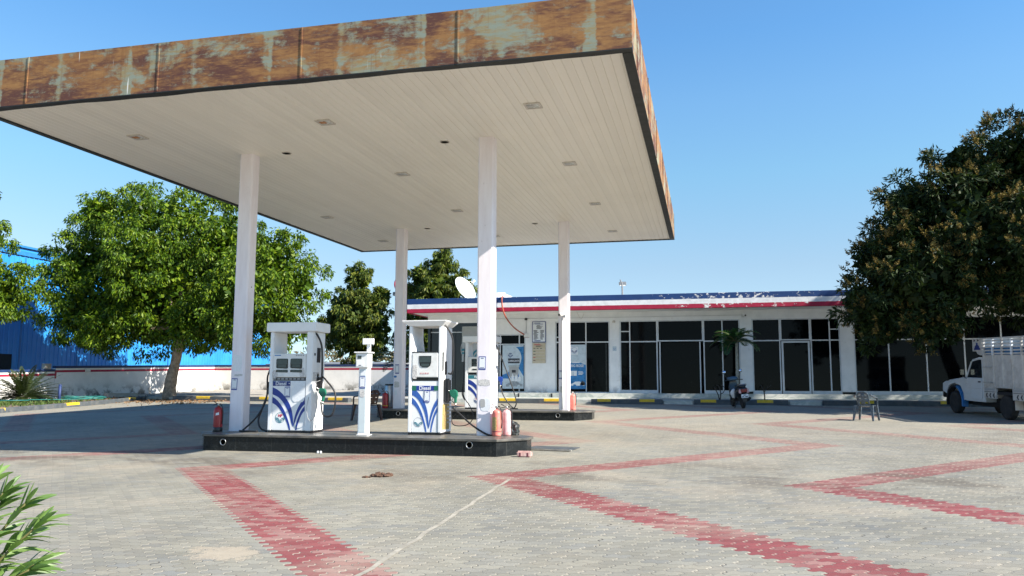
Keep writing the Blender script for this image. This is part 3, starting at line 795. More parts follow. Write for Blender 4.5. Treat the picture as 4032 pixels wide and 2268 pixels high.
def dispenser(name_label, loc, W, Dp, Ht, style, word, wordbg, blue, kind):
    """W width, Dp depth, Ht height; local origin at the front left foot of the cabinet, front facing -Y"""
    t = thing('fuel_dispenser', name_label, 'fuel pump', loc, 0, 'fuel dispensers on the islands')
    pw = .095*W/.95; b0 = .045
    MB().box(.01, W-.01, .015, Dp-.01, 0, b0).build('base', M['black'], t)
    body_top = Ht*.715; mid = Ht*.468
    ix0, ix1 = pw+.005, W-pw-.005
    if kind == 'twin': ix0 = .085; ix1 = W-.135
    # side posts run the full height
    for (a, b) in ((0, ix0-.003), (ix1+.003, W)):
        MB().bbox(a, b, 0.0 if kind == 'twin' else .0, Dp, b0, Ht-.19 if style == 'box' else Ht-.115, .012).build('side_post', M['white'], t)
    # cabinet, electronics head
    MB().bbox(ix0, ix1, .012, Dp-.02, b0+.002, mid, .008).build('cabinet', M['white'], t)
    hd = MB().bbox(ix0, ix1, -.006, Dp-.02, mid+.07, body_top, .012).build('head', M['white_old'], t)
    MB().box(ix0+.004, ix1-.004, .03, Dp-.03, mid+.001, mid+.069).build('louvre_gap', M['black'], t)
    if kind != 'twin':
        mb = MB()
        for k in range(4): mb.box(ix0+.006, ix1-.006, .008, .03, mid+.008+k*.015, mid+.015+k*.015)
        mb.build('louvre', M['screen_dark'], t)
    else:
        mb = MB()
        for k in range(8): mb.box(ix0+.01+k*(ix1-ix0-.02)/8, ix0+(k+.8)*(ix1-ix0-.02)/8, .004, .03, mid+.025, mid+.05)
        mb.build('vent_strip', M['grey_print'], t)
    # top
    if style == 'box':
        MB().bbox(-.075, W+.085, -.04, Dp+.05, Ht-.188, Ht, .012).build('canopy_box', M['white'], t)
    else:
        o = .13
        mb = MB()
        lo_ = [(-.0, -.005), (W, -.005), (W, Dp+.005), (0, Dp+.005)]; hi = [(-o, -o*.6), (W+o*.75, -o*.6), (W+o*.75, Dp+o*.6), (-o, Dp+o*.6)]
        vs = [(a, b, Ht-.113) for a, b in lo_]+[(a, b, Ht-.018) for a, b in hi]+[(a, b, Ht) for a, b in hi]
        fs = [(0, 1, 2, 3), (8, 9, 10, 11)]+[(k+i, k+(i+1) % 4, k+4+(i+1) % 4, k+4+i) for k in (0, 4) for i in range(4)]
        mb.add(vs, fs).build('flared_top', M['white'], t, bevel=.006)
        # gusset between the left post and the head
        MB().prism([(pw-.0, body_top), (pw+.05, body_top), (pw+.004, Ht-.3), (pw-.0, Ht-.3)], .03, Dp-.04).build('gusset', M['white'], t)
        MB().box(ix0-.004, ix1+.004, .0, Dp-.02, body_top+.001, body_top+.022).build('head_cap', M['black'], t)
    hw = ix1-ix0; hh = body_top-(mid+.07)
    if kind == 'twin':
        for k, a in enumerate((.10, .53)):
            xa = ix0+hw*a; xb = xa+hw*.36
            for (z0, z1, r_) in ((mid+.07+hh*.36, mid+.07+hh*.79, .03), (mid+.07+hh*.20, mid+.07+hh*.32, .02)):
                pts = []
                for cx, cz_, a0 in ((xb-r_, z1-r_, 0), (xa+r_, z1-r_, 90), (xa+r_, z0+r_*1.3, 180), (xb-r_, z0+r_, 270)):
                    for q in range(5): pts.append((cx+r_*math.cos(R(a0+q*22.5)), cz_+r_*math.sin(R(a0+q*22.5))))
                s_ = MB().prism(pts, -.010, -.004).build('screen', M['screen_dark'], hd)
                e = .012
                MB().box(xa+e, xb-e, -.0125, -.0104, z0+e+(z1-z0)*.38*(z1-z0 > .15), z1-e).build('display', M['screen'], s_) if z1-z0 > .15 else MB().box(xa+.02, xb-.02, -.0125, -.0104, z0+.008, z1-.008).build('display', M['screen'], s_)
                if z1-z0 > .15: MB().box(xa+.045, xb-.045, -.0125, -.0104, z0+.03, z0+.085).build('display', M['screen'], s_)
        MB().box(ix0+.03, ix0+.17, -.008, -.0055, body_top-.045, body_top-.027).build('small_print', M['truck_blue'], hd)
        for k in range(4): MB().box(ix1-.23+k*.05, ix1-.195+k*.05, -.008, -.0055, body_top-.052, body_top-.022).build('pictogram', M['grey_print'], hd)
        blotch(ix0+.05, -.0062, mid+.07+hh*.13, .12, .16, hd, M['paper_worn'], 31); blotch(ix1-.08, -.0062, mid+.07+hh*.2, .12, .2, hd, M['paper_worn'], 33)
    else:
        xa, xb = ix0+hw*.27, ix0+hw*.74; z0, z1 = mid+.07+hh*.40, mid+.07+hh*.87
        if kind == 'single':
            pts = [(xa, z1), (xb, z1), (xb-.004, z0+.09), (xb-.025, z0+.03), (xb-.07, z0), (xa+.07, z0), (xa+.025, z0+.03), (xa+.004, z0+.09)]
        else:
            xa, xb = ix0+hw*.16, ix0+hw*.84; pts = [(xa, z1), (xb, z1), (xb, z0), (xa, z0)]
            MB().box(xa+.02, xb-.06, -.012, -.0062, mid+.07+hh*.16, mid+.07+hh*.24).build('screen', M['screen_dark'], hd)
        s_ = MB().prism(pts, -.012, -.0062).build('screen', M['screen_dark'], hd)
        MB().box(xa+.014, xb-.014, -.0145, -.0124, z0+(z1-z0)*.45, z1-.02).build('display', M['screen'], s_)
        MB().box(xa+.045, xb-.045, -.0145, -.0124, z0+.02, z0+(z1-z0)*.33).build('display', M['screen'], s_)
        if kind == 'single':
            for k in range(4): MB().box(ix0+hw*.31+k*.05, ix0+hw*.31+.035+k*.05, -.009, -.0062, mid+.07+hh*.13, mid+.07+hh*.19).build('pictogram', M['pink_faded'], hd)
            blotch(ix0+.06, -.0062, mid+.07+hh*.22, .11, .30, hd, M['paper_worn'], 35)
    # artwork on the cabinet front
    yf = .0115
    swoosh(ix0+.006, ix1-.006, b0+.012, mid-.006, yf, blue, t)
    if kind == 'twin':
        wb = MB().box(ix0+.004, ix0+hw*.54, yf-.004, yf, mid-.105, mid-.008).build('word_plate', wordbg, t)
        lettering(word, .108, ix0+hw*.255, yf-.0045, mid-.058, M['paper'], wb, bold=.0012, sx=.90)
        MB().lathe([(.012, 0), (.012, .002), (0, .002)], n=12, M=Matrix.Rotation(R(90), 4, 'X')).build('dot', M['paper'], wb, loc=(ix0+hw*.505, yf-.0042, mid-.055))
        pp = blotch(ix0+hw*.79, yf-.0035, mid-.06, hw*.44, .10, t, M['paper'], 44)
        blotch(ix0+hw*.80, yf-.0035, mid-.27, hw*.42, .33, t, M['paper'], 45).location.y = -.001
        qr_sticker(ix0+hw*.46, yf-.004, mid-.335, .115, .215, t, R(-1))
        emblem(ix0+hw*.26, yf, b0+.255, .105, t, 'HP', M['logored'], M['teal'])
    elif kind == 'single':
        wb = MB().box(ix0+.003, ix1-.003, yf-.004, yf, mid-.19, mid-.095).build('word_plate', wordbg, t)
        MB().box(ix0+.003, ix0+hw*.17, yf-.006, yf-.0042, mid-.19, mid-.095).build('plate_end', M['nozzle_green'], wb)
        MB().box(ix1-hw*.15, ix1-.003, yf-.006, yf-.0042, mid-.19, mid-.095).build('plate_end', M['nozzle_green'], wb)
        lettering(word, .108, ix0+hw*.50, yf-.0045, mid-.144, M['paper'], wb, bold=.0012, sx=.9)
        qr_sticker(ix0+hw*.57, yf-.0045, mid-.42, .115, .235, t, R(3))
        emblem(ix0+hw*.26, yf, b0+.20, .092, t, None, None, M['grey_print'] if False else M['teal'], M['grey_print'])
    else:
        wb = MB().box(ix0+.003, ix1-.003, yf-.004, yf, mid-.12, mid-.01).build('word_plate', M['teal'], t)
        lettering(word, .098, ix0+hw*.42, yf-.0045, mid-.065, M['paper'], wb, bold=.0022, sx=.9)
        emblem(ix0+hw*.40, yf, b0+.235, .10, t, 'HP', M['logored'], M['navy'])
    return t
d1 = dispenser('white diesel dispenser with twin screens and a boxy top beside the left front pillar', (-8.70, 15.17, .708), .955, .56, 2.235, 'box', 'Diesel', M['navy'], M['blue'], 'twin')
# right side fittings: card reader, nozzle holster, hoses
W1 = .955
MB().box(W1+.001, W1+.012, .20, .34, 1.42, 1.72).build('card_reader', M['black'], d1)
MB().box(W1+.001, W1+.008, .08, .13, 1.56, 1.61).build('button', M['black'], d1)
MB().box(W1+.001, W1+.006, .06, .30, 1.05, 1.22).build('notice', M['paper_worn'], d1)
MB().box(W1+.001, W1+.006, .22, .30, 1.12, 1.19).build('badge', M['black'], d1)
hl = MB().bbox(W1+.001, W1+.06, .20, .40, .86, 1.12, .02).build('nozzle_holster', M['black'], d1)
hose([(W1-.02, .12, 2.03), (W1+.035, .15, 1.96), (W1+.09, .22, 1.75), (W1+.10, .25, 1.35), (W1+.10, .25, 1.10)], d1, .020)
hose([(W1+.10, .25, 1.14), (W1+.22, .20, 1.06), (W1+.44, .18, .78), (W1+.40, .16, .38), (W1+.20, .16, .36), (W1+.13, .17, .62)], d1, .018)
MB().tube(smooth_path([(W1+.09, .2, 1.06), (W1-.01, .1, .96), (W1-.06, -.05, .55), (W1-.01, -.05, .27), (W1+.07, .05, .35), (W1+.09, .16, .9)], 8), .006, 6).build('hang_cable', M['grey_print'], d1)
nozzle(W1+.135, .18, .80, d1, M['nozzle_green'], 0, 0)
nz2 = MB().bbox(-.10, -.001, .16, .36, .86, 1.04, .02).build('nozzle_holster', M['black'], d1)
MB().prism([(-.16, 1.02), (-.03, 1.03), (-.02, .93), (-.10, .92), (-.13, .76), (-.17, .76)], .2, .26).build('nozzle', M['black'], d1, bevel=.012)
hose([(-.02, .14, 1.62), (-.06, .14, 1.30), (-.12, .15, 1.12), (-.14, .2, .90)], d1, .018)
hose([(-.155, .22, .76), (-.19, .2, .58), (-.34, .16, .30), (-.62, .12, .03), (-.68, .10, .018), (-.52, .0, .018), (-.2, -.02, .018)], d1, .019)
hose([(-.17, .22, .70), (-.24, .2, .48), (-.30, .17, .24), (-.22, .12, .08), (-.05, .08, .02)], d1, .019)

d2 = dispenser('white diesel dispenser with a flared top beside the right front pillar', (-5.72, 15.30, .708), .69, .66, 2.245, 'flared', 'Diesel', M['blue'], M['blue_faded'], 'single')
W2 = .69
MB().box(W2+.001, W2+.010, .02, .10, 1.25, 1.62).build('lock_plate', M['steel'], d2)
MB().box(W2+.001, W2+.014, .18, .30, 1.18, 1.44).build('card_reader', M['black'], d2)
bo = MB().bbox(W2+.001, W2+.09, .10, .36, .62, 1.10, .03).build('nozzle_boot', M['black'], d2)
MB().box(W2+.001, W2+.005, .06, .50, .10, .60).build('yellowed_label', M['label_worn'], d2)
mb = MB()
for k in range(9): mb.box(W2+.001, W2+.006, .36, .62, .22+k*.075, .25+k*.075)
mb.build('side_vent', M['grey_print'], d2)
hose([(W2-.03, .10, 2.17), (W2+.05, .12, 2.12), (W2+.15, .2, 1.90), (W2+.16, .24, 1.55), (W2+.14, .24, 1.22), (W2+.05, .24, 1.20)], d2, .019)
nozzle(W2+.17, .20, .78, d2, M['nozzle_green'], 0, R(-8))
hose([(W2+.20, .20, .54), (W2+.21, .18, .50), (W2+.34, .16, .40), (W2+.62, .12, .18), (W2+.92, .1, .02), (W2+1.05, .2, .018)], d2, .018)
hose([(W2+.36, .3, 1.02), (W2+.37, .3, .75), (W2+.50, .28, .56), (W2+.58, .26, .36), (W2+.46, .26, .20), (W2+.20, .26, .18), (W2+.14, .26, .30), (W2+.26, .27, .44)], d2, .009, 'thin_hose')

d3 = dispenser('white petrol dispenser on the back island, half hidden behind the right front pillar', (-7.36, 24.72, .921), .95, .56, 2.28, 'box', 'Petrol', M['teal'], M['blue'], 'petrol')
W3 = .95
hose([(-.02, .12, 2.05), (-.06, .12, 1.6), (-.08, .14, .95), (-.13, .16, .5), (-.04, .16, .28), (.02, .16, .24)], d3, .02)
nozzle(W3+.13, .2, .92, d3, M['nozzle_blue'], 0, 0)
hose([(W3-.02, .12, 2.05), (W3+.10, .15, 1.85), (W3+.45, .18, .95), (W3+.66, .2, .30), (W3+.62, .2, .06), (W3+.50, .2, .03)], d3, .02)
hose([(W3+.165, .2, .68), (W3+.26, .2, .42), (W3+.45, .2, .15), (W3+.6, .2, .03), (W3+.72, .2, .025)], d3, .018)

# payment pedestal between the two diesel dispensers
kp = thing('payment_pedestal', 'slim pale post with a small keypad box on top between the two diesel dispensers', 'pedestal', (-6.585, 14.86, .708))
MB().bbox(.0, .195, 0, .14, 0, 1.30, .008).build('post', M['white'], kp)
MB().box(.02, .150, -.004, 0, .06, 1.27).build('front_panel', mat('pale_blue_panel', (.56, .63, .64), .4, var=.05, dirt=.15), kp)
MB().box(-.02, .225, -.02, .19, 0, .012).build('foot_plate', M['white_old'], kp)
bx = MB().bbox(-.05, .205, -.05, .17, 1.302, 1.585, .01).build('keypad_box', M['white_old'], kp)
MB().box(-.01, .07, -.055, -.0505, 1.475, 1.535).build('screen', M['screen'], bx)
MB().box(-.03, .12, -.054, -.0505, 1.33, 1.435).build('hatch', M['white'], bx)
MB().box(.02, .07, -.058, -.0545, 1.345, 1.355).build('slot', M['black'], bx)
MB().bbox(-.08, .235, -.08, .20, 1.587, 1.612, .006).build('lid', M['white'], kp)
MB().box(.14, .20, .04, .10, 1.613, 1.80).build('stalk', M['white'], kp)
MB().bbox(.06, .29, .0, .05, 1.755, 1.875, .008).build('sign_plate', M['white'], kp)
qr_sticker(.083, -.0055, .90, .115, .235, kp)
blotch(.083, -.0045, .80, .11, .16, kp, M['paper_worn'], 61); blotch(.09, -.0045, 1.2, .11, .10, kp, M['paper'], 62)

# ------------------------------------------------------------------ fire extinguishers and clutter on the islands
def extinguisher(x, y, z, h, r, body_m, label, band=None, rz=0, label_m=None, base_m=None, group='fire extinguishers on the pump islands'):
    t = thing('fire_extinguisher', label, 'extinguisher', (x, y, z), rz, group)
    bh = h*.84
    MB().lathe([(r*.80, .0), (r*.97, .012), (r, .03), (r, bh-.07), (r*.93, bh-.035), (r*.62, bh-.008), (r*.28, bh), (r*.24, bh+.015)], n=28).build('cylinder', body_m, t)
    if base_m is not None: MB().lathe([(r*1.01, -.001), (r*1.035, .01), (r*1.035, .085), (r*1.005, .09)], n=28).build('foot_ring', base_m, t)
    v = MB().lathe([(r*.26, bh+.012), (r*.26, bh+.05), (r*.18, bh+.07)], n=12).build('valve', M['steel'], t)
    mb = MB(); mb.tube([(.0, 0, bh+.055), (-.05, -.01, bh+.075), (-.115, -.02, bh+.115)], .009, 6); mb.build('handle', M['black'], t)
    MB().tube([(.0, 0, bh+.045), (-.06, -.01, bh+.045), (-.12, -.02, bh+.04)], .008, 6).build('squeeze_lever', M['black'], t)
    hs = smooth_path([(.01, 0, bh+.05), (r*.7, -.02, bh+.055), (r*1.2, -.025, bh-.05), (r*1.25, -.02, bh*.55), (r*1.13, -.02, bh*.30)], 7)
    MB().tube(hs, .0105, 8).build('hose', M['rubber'], t)
    if label_m is not None:
        mb = MB(); n = 10; a0, a1 = R(-155), R(-75)
        pts = [(r*1.004*math.cos(a0+(a1-a0)*i/n), r*1.004*math.sin(a0+(a1-a0)*i/n)) for i in range(n+1)]
        inn = [(p*.985, q*.985) for p, q in pts]
        for i in range(n): mb.prism([pts[i], pts[i+1], inn[i+1], inn[i]], bh*.22, bh*.72, 'z')
        mb.build('label', label_m, t)
    if band is not None:
        MB().lathe([(r*1.006, bh*.16), (r*1.012, bh*.165), (r*1.012, bh*.19), (r*1.006, bh*.195)], n=28).build('band', band, t)
    return t
e1 = extinguisher(-9.86, 15.22, .708, .60, .095, M['red_ext'], 'red fire extinguisher with a black foot and white tag beside the left front pillar', base_m=M['black'])
MB().prism([(.0, 0), (.075, .012), (.072, .065), (.006, .05)], -.0978, -.092).build('white_tag', M['paper'], e1, loc=(.0, 0, .33))
extinguisher(-3.925, 15.36, .708, .60, .088, M['red_faded'], 'sun-bleached orange fire extinguisher with a worn yellow label by the right front pillar', band=M['maroon'], label_m=M['label_worn'])
extinguisher(-3.775, 15.56, .708, .59, .085, M['pink_faded'], 'bleached pink fire extinguisher just behind the orange one by the right front pillar', rz=R(10))
extinguisher(-9.98, 24.62, .921, .58, .098, M['red_ext'], 'red fire extinguisher with a yellow band in front of the steel cylinder', band=M['yellow'])
extinguisher(-3.96, 24.90, .921, .58, .088, M['red_faded'], 'faded red fire extinguisher leaning by the right rear pillar, beside the marble step')
sc_ = thing('steel_cylinder', 'tall brushed steel bin behind the red extinguisher on the back island', 'bin', (-9.98, 24.98, .921))
MB().lathe([(.15, 0), (.155, .01), (.155, .72), (.148, .73)], n=28).build('body', M['steel'], sc_)
MB().lathe([(.158, .725), (.162, .735), (.162, .765), (.155, .775), (.0, .77)], n=28).build('rim', M['screen_dark'], sc_)
# crumpled black bag
rb = random.Random(3); mb = MB(); bm = bmesh.new(); bmesh.ops.create_icosphere(bm, subdivisions=3, radius=1)
for v in bm.verts:
    k = 1+rb.uniform(-.22, .18); v.co = Vector((v.co.x*.13*k, v.co.y*.11*k, max(v.co.z, -.75)*.16*k+.12))
bm.verts.ensure_lookup_table()
mb.add([v.co.copy() for v in bm.verts], [tuple(v.index for v in f.verts) for f in bm.faces]); bm.free()
bg_ = mb.build('plastic_bag', M['bag'], loc=(-3.68, 15.70, .703))
tag(bg_, 'crumpled black plastic bag lying against the pink extinguisher', 'bag')
# painted block, drain cover, clods
bl = thing('painted_block', 'faded pink concrete block with dark stripes on the pavers at the island corner', 'block', (-3.20, 14.56, g(-3.2, 14.56)), R(3))
MB().bbox(-.135, .135, -.06, .06, 0, .105, .02).build('block', M['brick_paint'], bl)
for a in (-.075, .065): MB().box(a-.016, a+.016, -.0625, -.058, .008, .078).build('stripe', M['maroon'], bl)
dc = thing('drain_cover', 'flat grey cover set in the pavers right of the near island', 'cover', (-2.95, 15.98, g(-2.95, 15.98)), R(-8))
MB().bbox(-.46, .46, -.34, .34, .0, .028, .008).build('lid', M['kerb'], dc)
MB().box(-.5, .5, -.38, -.345, .0, .022).build('frame', M['concrete'], dc)
def clods(name, pts, label):
    t = thing(name, label, 'clod', (pts[0][0], pts[0][1], g(pts[0][0], pts[0][1])))
    rr = random.Random(5); mb = MB()
    for x, y, s_ in pts:
        bm = bmesh.new(); bmesh.ops.create_icosphere(bm, subdivisions=2, radius=1)
        for v in bm.verts: v.co = v.co*s_*(1+rr.uniform(-.3, .3)); v.co.z = max(v.co.z*.6+s_*.35, 0); v.co += Vector((x-pts[0][0], y-pts[0][1], 0))
        bm.verts.ensure_lookup_table(); mb.add([v.co.copy() for v in bm.verts], [tuple(v.index for v in f.verts) for f in bm.faces]); bm.free()
    mb.build('clod_ring', M['dung'], t)
    return t
rr = random.Random(11)
clods('dry_clods', [(-4.78+.13*math.cos(a)+rr.uniform(-.02, .02), 11.72+.13*math.sin(a)+rr.uniform(-.02, .02), rr.uniform(.03, .05)) for a in np.linspace(0, 2*PI, 15)[:-1]], 'ring of dry brown clods lying on the pavers in front of the island')
clods('dry_clods', [(-4.93, 11.50, .03), (-4.97, 11.49, .025), (-4.89, 11.52, .022)], 'small brown crumbs just left of the ring of clods')
cup = thing('paper_scraps', 'two tiny white paper scraps at the foot of the near island', 'litter', (-7.12, 14.35, g(-7.12, 14.35)))
for a in (-.03, .03): MB().bbox(a-.02, a+.02, -.015, .015, 0, .05, .01).build('scrap', M['paper'], cup)

# ------------------------------------------------------------------ plastic chairs
def armchair(x, y, rz, m_, label):
    """plastic armchair; seat faces -Y before rotation"""
    t = thing('plastic_chair', label, 'chair', (x, y, g(x, y)), rz, 'plastic armchairs')
    mb = MB(); N = 8
    seat = [(-.23+.46*i/N, -.22+.44*j/N, .42-.025*math.sin(PI*i/N)*math.sin(PI*j/N)) for j in range(N+1) for i in range(N+1)]
    vs = seat+[(a, b, c-.018) for a, b, c in seat]; q = (N+1)**2
    fs = [(j*(N+1)+i, j*(N+1)+i+1, (j+1)*(N+1)+i+1, (j+1)*(N+1)+i) for j in range(N) for i in range(N)]
    fs += [tuple(k+q for k in f[::-1]) for f in fs]
    edge = [i for i in range(N+1)]+[(j+1)*(N+1)+N for j in range(N)]+[N*(N+1)+N-1-i for i in range(N)]+[(N-1-j)*(N+1) for j in range(N-1)]
    fs += [(edge[i], edge[i]+q, edge[(i+1) % len(edge)]+q, edge[(i+1) % len(edge)]) for i in range(len(edge))]
    mb.add(vs, fs, True).build('seat', m_, t)
    # backrest: curved shell with slots
    sl = MB(); n = 12
    def bk(u, v): a = (u-.5)*1.5; return (.245*math.sin(a)*1.12*(1-.10*v*v), .20+.10*v-.10*(1-math.cos(a)), .43+.38*v*(1-.25*(2*u-1)**4))
    def patch(u0, u1, v0, v1):
        k = 8; vs = []
        for jj in range(4):
            for ii in range(k+1):
                vs.append(bk(u0+(u1-u0)*ii/k, v0+(v1-v0)*jj/3))
        off = len(vs); vs += [(a, b+.014, c) for a, b, c in vs]
        fs = [(jj*(k+1)+ii, jj*(k+1)+ii+1, (jj+1)*(k+1)+ii+1, (jj+1)*(k+1)+ii) for jj in range(3) for ii in range(k)]
        fs += [tuple(z+off for z in f[::-1]) for f in fs]
        ed = [ii for ii in range(k+1)]+[(jj+1)*(k+1)+k for jj in range(3)]+[3*(k+1)+k-1-ii for ii in range(k)]+[(2-jj)*(k+1) for jj in range(2)]
        fs += [(ed[i], ed[i]+off, ed[(i+1) % len(ed)]+off, ed[(i+1) % len(ed)]) for i in range(len(ed))]
        sl.add(vs, fs, True)
    patch(0, 1, .78, 1); patch(0, 1, .50, .74); patch(0, 1, .24, .46); patch(0, .14, 0, 1); patch(.86, 1, 0, 1); patch(.36, .64, 0, .9); patch(0, 1, 0, .1)
    sl.build('backrest', m_, t)
    for s_ in (-1, 1):
        arm = smooth_path([(s_*.22, .26, .72), (s_*.275, .15, .675), (s_*.295, 0, .645), (s_*.285, -.16, .63), (s_*.27, -.215, .60), (s_*.265, -.225, .42)], 5)
        a = MB()
        b_ = len(a.v)
        for i, p in enumerate(arm):
            w = .028
            vert = i > len(arm)*.72
            for dx, dz in ((-w, .012), (w, .012), (w, -.012), (-w, -.012)):
                a.v.append((p.x+dx*(1 if not vert else .6), p.y+(dz if vert else 0), p.z+(0 if vert else dz)))
        for i in range(len(arm)-1):
            for j in range(4): a.f.append((b_+i*4+j, b_+i*4+(j+1) % 4, b_+(i+1)*4+(j+1) % 4, b_+(i+1)*4+j)); a.sm.append(False)
        a.f.append((0, 1, 2, 3)); a.sm.append(False); k = (len(arm)-1)*4; a.f.append((k+3, k+2, k+1, k)); a.sm.append(False)
        a.build('armrest', m_, t)
        for yy, y2 in ((-.215, -.27), (.20, .28)):
            x0, x1 = s_*.235, s_*.285
            lg = MB(); vs = []
            for (cx, cy, cz_, w) in ((x0, yy, .43, .042), ((x0+x1)/2, (yy+y2)/2, .2, .034), (x1, y2, 0, .024)):
                vs += [(cx-w, cy-w*.8, cz_), (cx+w, cy-w*.8, cz_), (cx+w, cy+w*.8, cz_), (cx-w, cy+w*.8, cz_)]
            lg.add(vs, [(0, 1, 2, 3), (11, 10, 9, 8)]+[(r*4+j, r*4+(j+1) % 4, r*4+4+(j+1) % 4, r*4+4+j) for r in range(2) for j in range(4)])
            lg.build('leg', m_, t)
    return t
gc_ = armchair(4.47, 25.22, R(152), M['blue_plastic'], 'slate grey plastic armchair alone on the sunny pavers near the truck'); gc_.scale = (.95, .95, 1.02)
bc_ = armchair(-9.78, 22.70, R(-112), M['brown_plastic'], 'dark brown plastic armchair in front of the back island, behind the payment pedestal'); bc_.scale = (1.12, 1.12, 1.12)

# ------------------------------------------------------------------ station building
YF, YW = 34.5, 36.0
b = thing('station_building', 'long single storey station building with dark glazing and a blue, white and red banded fascia', 'building', (0, 36, 1.1))
bo = Vector(b.location)
class BB(MB):
    def bx(s, x0, x1, y0, y1, z0, z1): return s.box(x0-bo.x, x1-bo.x, y0-bo.y, y1-bo.y, z0-bo.z, z1-bo.z)
ZP, ZG, ZT, ZH, ZS = 1.325, 1.45, 3.57, 4.50, 4.87
XL, XR = -12.5, 18.0
BB().bx(XL-.53, XR, YF, YF+.18, ZS, 5.50).build('fascia', M['fascia'], b, bevel=.012)
BB().bx(XL-.53, XL-.35, YF+.18, 48, ZS, 5.50).build('fascia', M['fascia'], b)
BB().bx(XL-.53, XR, YF+.182, 48, ZS+.01, ZS+.16).build('roof', M['plaster'], b)
BB().bx(XL-.02, XR, YW-.06, YW+.3, ZH+.003, ZS+.009).build('beam', M['plaster'], b)
BB().bx(XL, XL+.25, YW+.31, 47.9, .9, ZS+.009).build('wall', M['plaster'], b)
BB().bx(XL+.3, XR, YW+2.6, YW+2.8, .9, ZS+.009).build('inner_wall', M['glass_int'], b)
BB().bx(XL+.26, XR, 47.7, 47.9, .9, ZS+.009).build('rear_wall', M['plaster'], b)
BB().bx(XL+.25, XR, YW-.38, YW+2.6, .95, ZP).build('plinth', M['marble'], b, bevel=.008)
def pillar(x0, x1, y=YW-.05, z0=ZP+.001, foot=False):
    BB().bx(x0, x1, y, YW+.32, z0+(.10 if foot else 0), ZH+.002).build('pillar', M['plaster'], b)
    if foot: BB().bx(x0+.02, x1-.02, y+.01, YW+.32, z0, z0+.099).build('pillar_foot', M['granite'], b)
pillar(-7.86, -6.50); pillar(-4.05, -3.62); pillar(1.50, 1.98, foot=True); pillar(5.51, 6.02, foot=True); pillar(12.6, 13.2)
def window(x0, x1, z0, z1, bars, panes, name='window', fw_=.045, y=YW):
    """frame of bars; bars = (x0,x1,z0,z1) solid members, panes = one glass sheet"""
    mb = BB()
    for (a, c, d, e) in bars: mb.bx(a, c, y-.03, y+.05, d, e)
    f = mb.build(name, M['alu'], b)
    gp = BB()
    for (a, c, d, e) in panes: gp.bx(a, c, y+.012, y+.02, d, e)
    gl = gp.build('pane', M['glass'], f)
    return f
def grid(x0, x1, z0, z1, xs, zs, name='window', w=.05, extra=(), sill=None):
    """window with full-height bars at xs and full-width bars at zs"""
    bars = []
    zz = [z0]+sorted(zs)+[z1]
    bars.append((x0, x1, z0, z0+(sill or w))); bars.append((x0, x1, z1-w, z1))
    lo_, hi_ = z0+(sill or w), z1-w
    cols_ = [x0]+[q for q in xs]+[x1-w]
    cols_ = sorted(cols_)
    for q in cols_: bars.append((q, q+w, lo_, hi_))
    for q in zs:
        for i in range(len(cols_)-1): bars.append((cols_[i]+w, cols_[i+1], q-w/2, q+w/2))
    for e in extra: bars.append(e)
    return window(x0, x1, z0, z1, bars, [(x0+.005, x1-.005, z0+.01, z1-.01)], name, w)
# dark clad porch at the left end
pc = BB().bx(XL, -9.36, YW+.02, YW+.30, ZP+.001, 4.52).build('dark_cladding', M['glass_black'], b)
BB().bx(XL+.02, -9.38, YW-.0, YW+.018, 4.06, 4.10).build('trim_line', M['alu'], pc)
BB().bx(-11.2, -11.17, YW+.005, YW+.018, ZP+.01, 4.05).build('panel_joint', M['black'], pc)
BB().bx(-9.358, -7.862, YW-.045, YW+.31, 3.96, ZH+.002).build('wall_panel', M['plaster'], b)
BB().bx(XL-.0, XL+.0+.12, YW-.1, YW+.01, ZP+.01, 4.5).build('corner_trim', M['glass_black'], b)
# bays
grid(-9.355, -7.865, ZP+.002, 3.955, [-9.07, -8.18], [3.50], extra=())
grid(-6.495, -4.055, ZP+.002, ZH, [-6.28, -5.14], [ZT], extra=((-6.445, -6.28, 3.78, 3.82),))
grid(-3.615, -1.975, ZP+.002, ZH, [-3.20], [ZT], sill=.14, extra=((-3.565, -3.20, 4.0, 4.045),))
grid(-1.972, -.032, ZT+.002, ZH, [], [])
grid(-.029, 1.495, ZP+.002, ZH, [.74], [ZT], sill=.14)
grid(1.985, 3.135, ZP+.002, ZH, [], [ZT], sill=.14)
grid(3.138, 4.335, ZT+.002, ZH, [], [])
grid(4.338, 5.505, ZP+.002, ZH, [5.07], [ZT], sill=.14, extra=((5.12, 5.455, 4.0, 4.045),))
grid(6.025, 12.595, ZP+.002, ZH, [7.33, 8.74, 10.15, 11.5], [ZT], sill=.14)
grid(13.205, XR-.05, ZP+.002, ZH, [14.6, 16.2], [ZT], sill=.14)
# open double doorway with its leaf frames, glazed door to the right
for a in (-1.90, -.20):
    d_ = BB().bx(a, a+.05, YW-.06, YW-.01, ZP+.004, ZT-.02).build('door_jamb', M['alu'], b)
dr = BB(); x0, x1 = 3.17, 4.30
for q in ((x0, x0+.075, ZP+.01, ZT-.03), (x1-.075, x1, ZP+.01, ZT-.03)): dr.bx(q[0], q[1], YW-.05, YW+.0, q[2], q[3])
for q in ((x0+.075, x1-.075, ZP+.01, ZP+.13), (x0+.075, x1-.075, ZT-.10, ZT-.03)): dr.bx(q[0], q[1], YW-.05, YW+.0, q[2], q[3])
dr = dr.build('door', M['alu'], b)
BB().bx(x0+.02, x1-.02, YW-.03, YW-.02, ZP+.02, ZT-.04).build('pane', M['glass'], dr)
BB().bx(x0+.02, x0+.05, YW-.10, YW-.051, 2.28, 2.50).build('handle', M['alu'], dr)
BB().bx(-1.84, -.21, YW+.4, YW+.42, ZP+.004, ZT-.01).build('inner_glass', M['glass'], b)
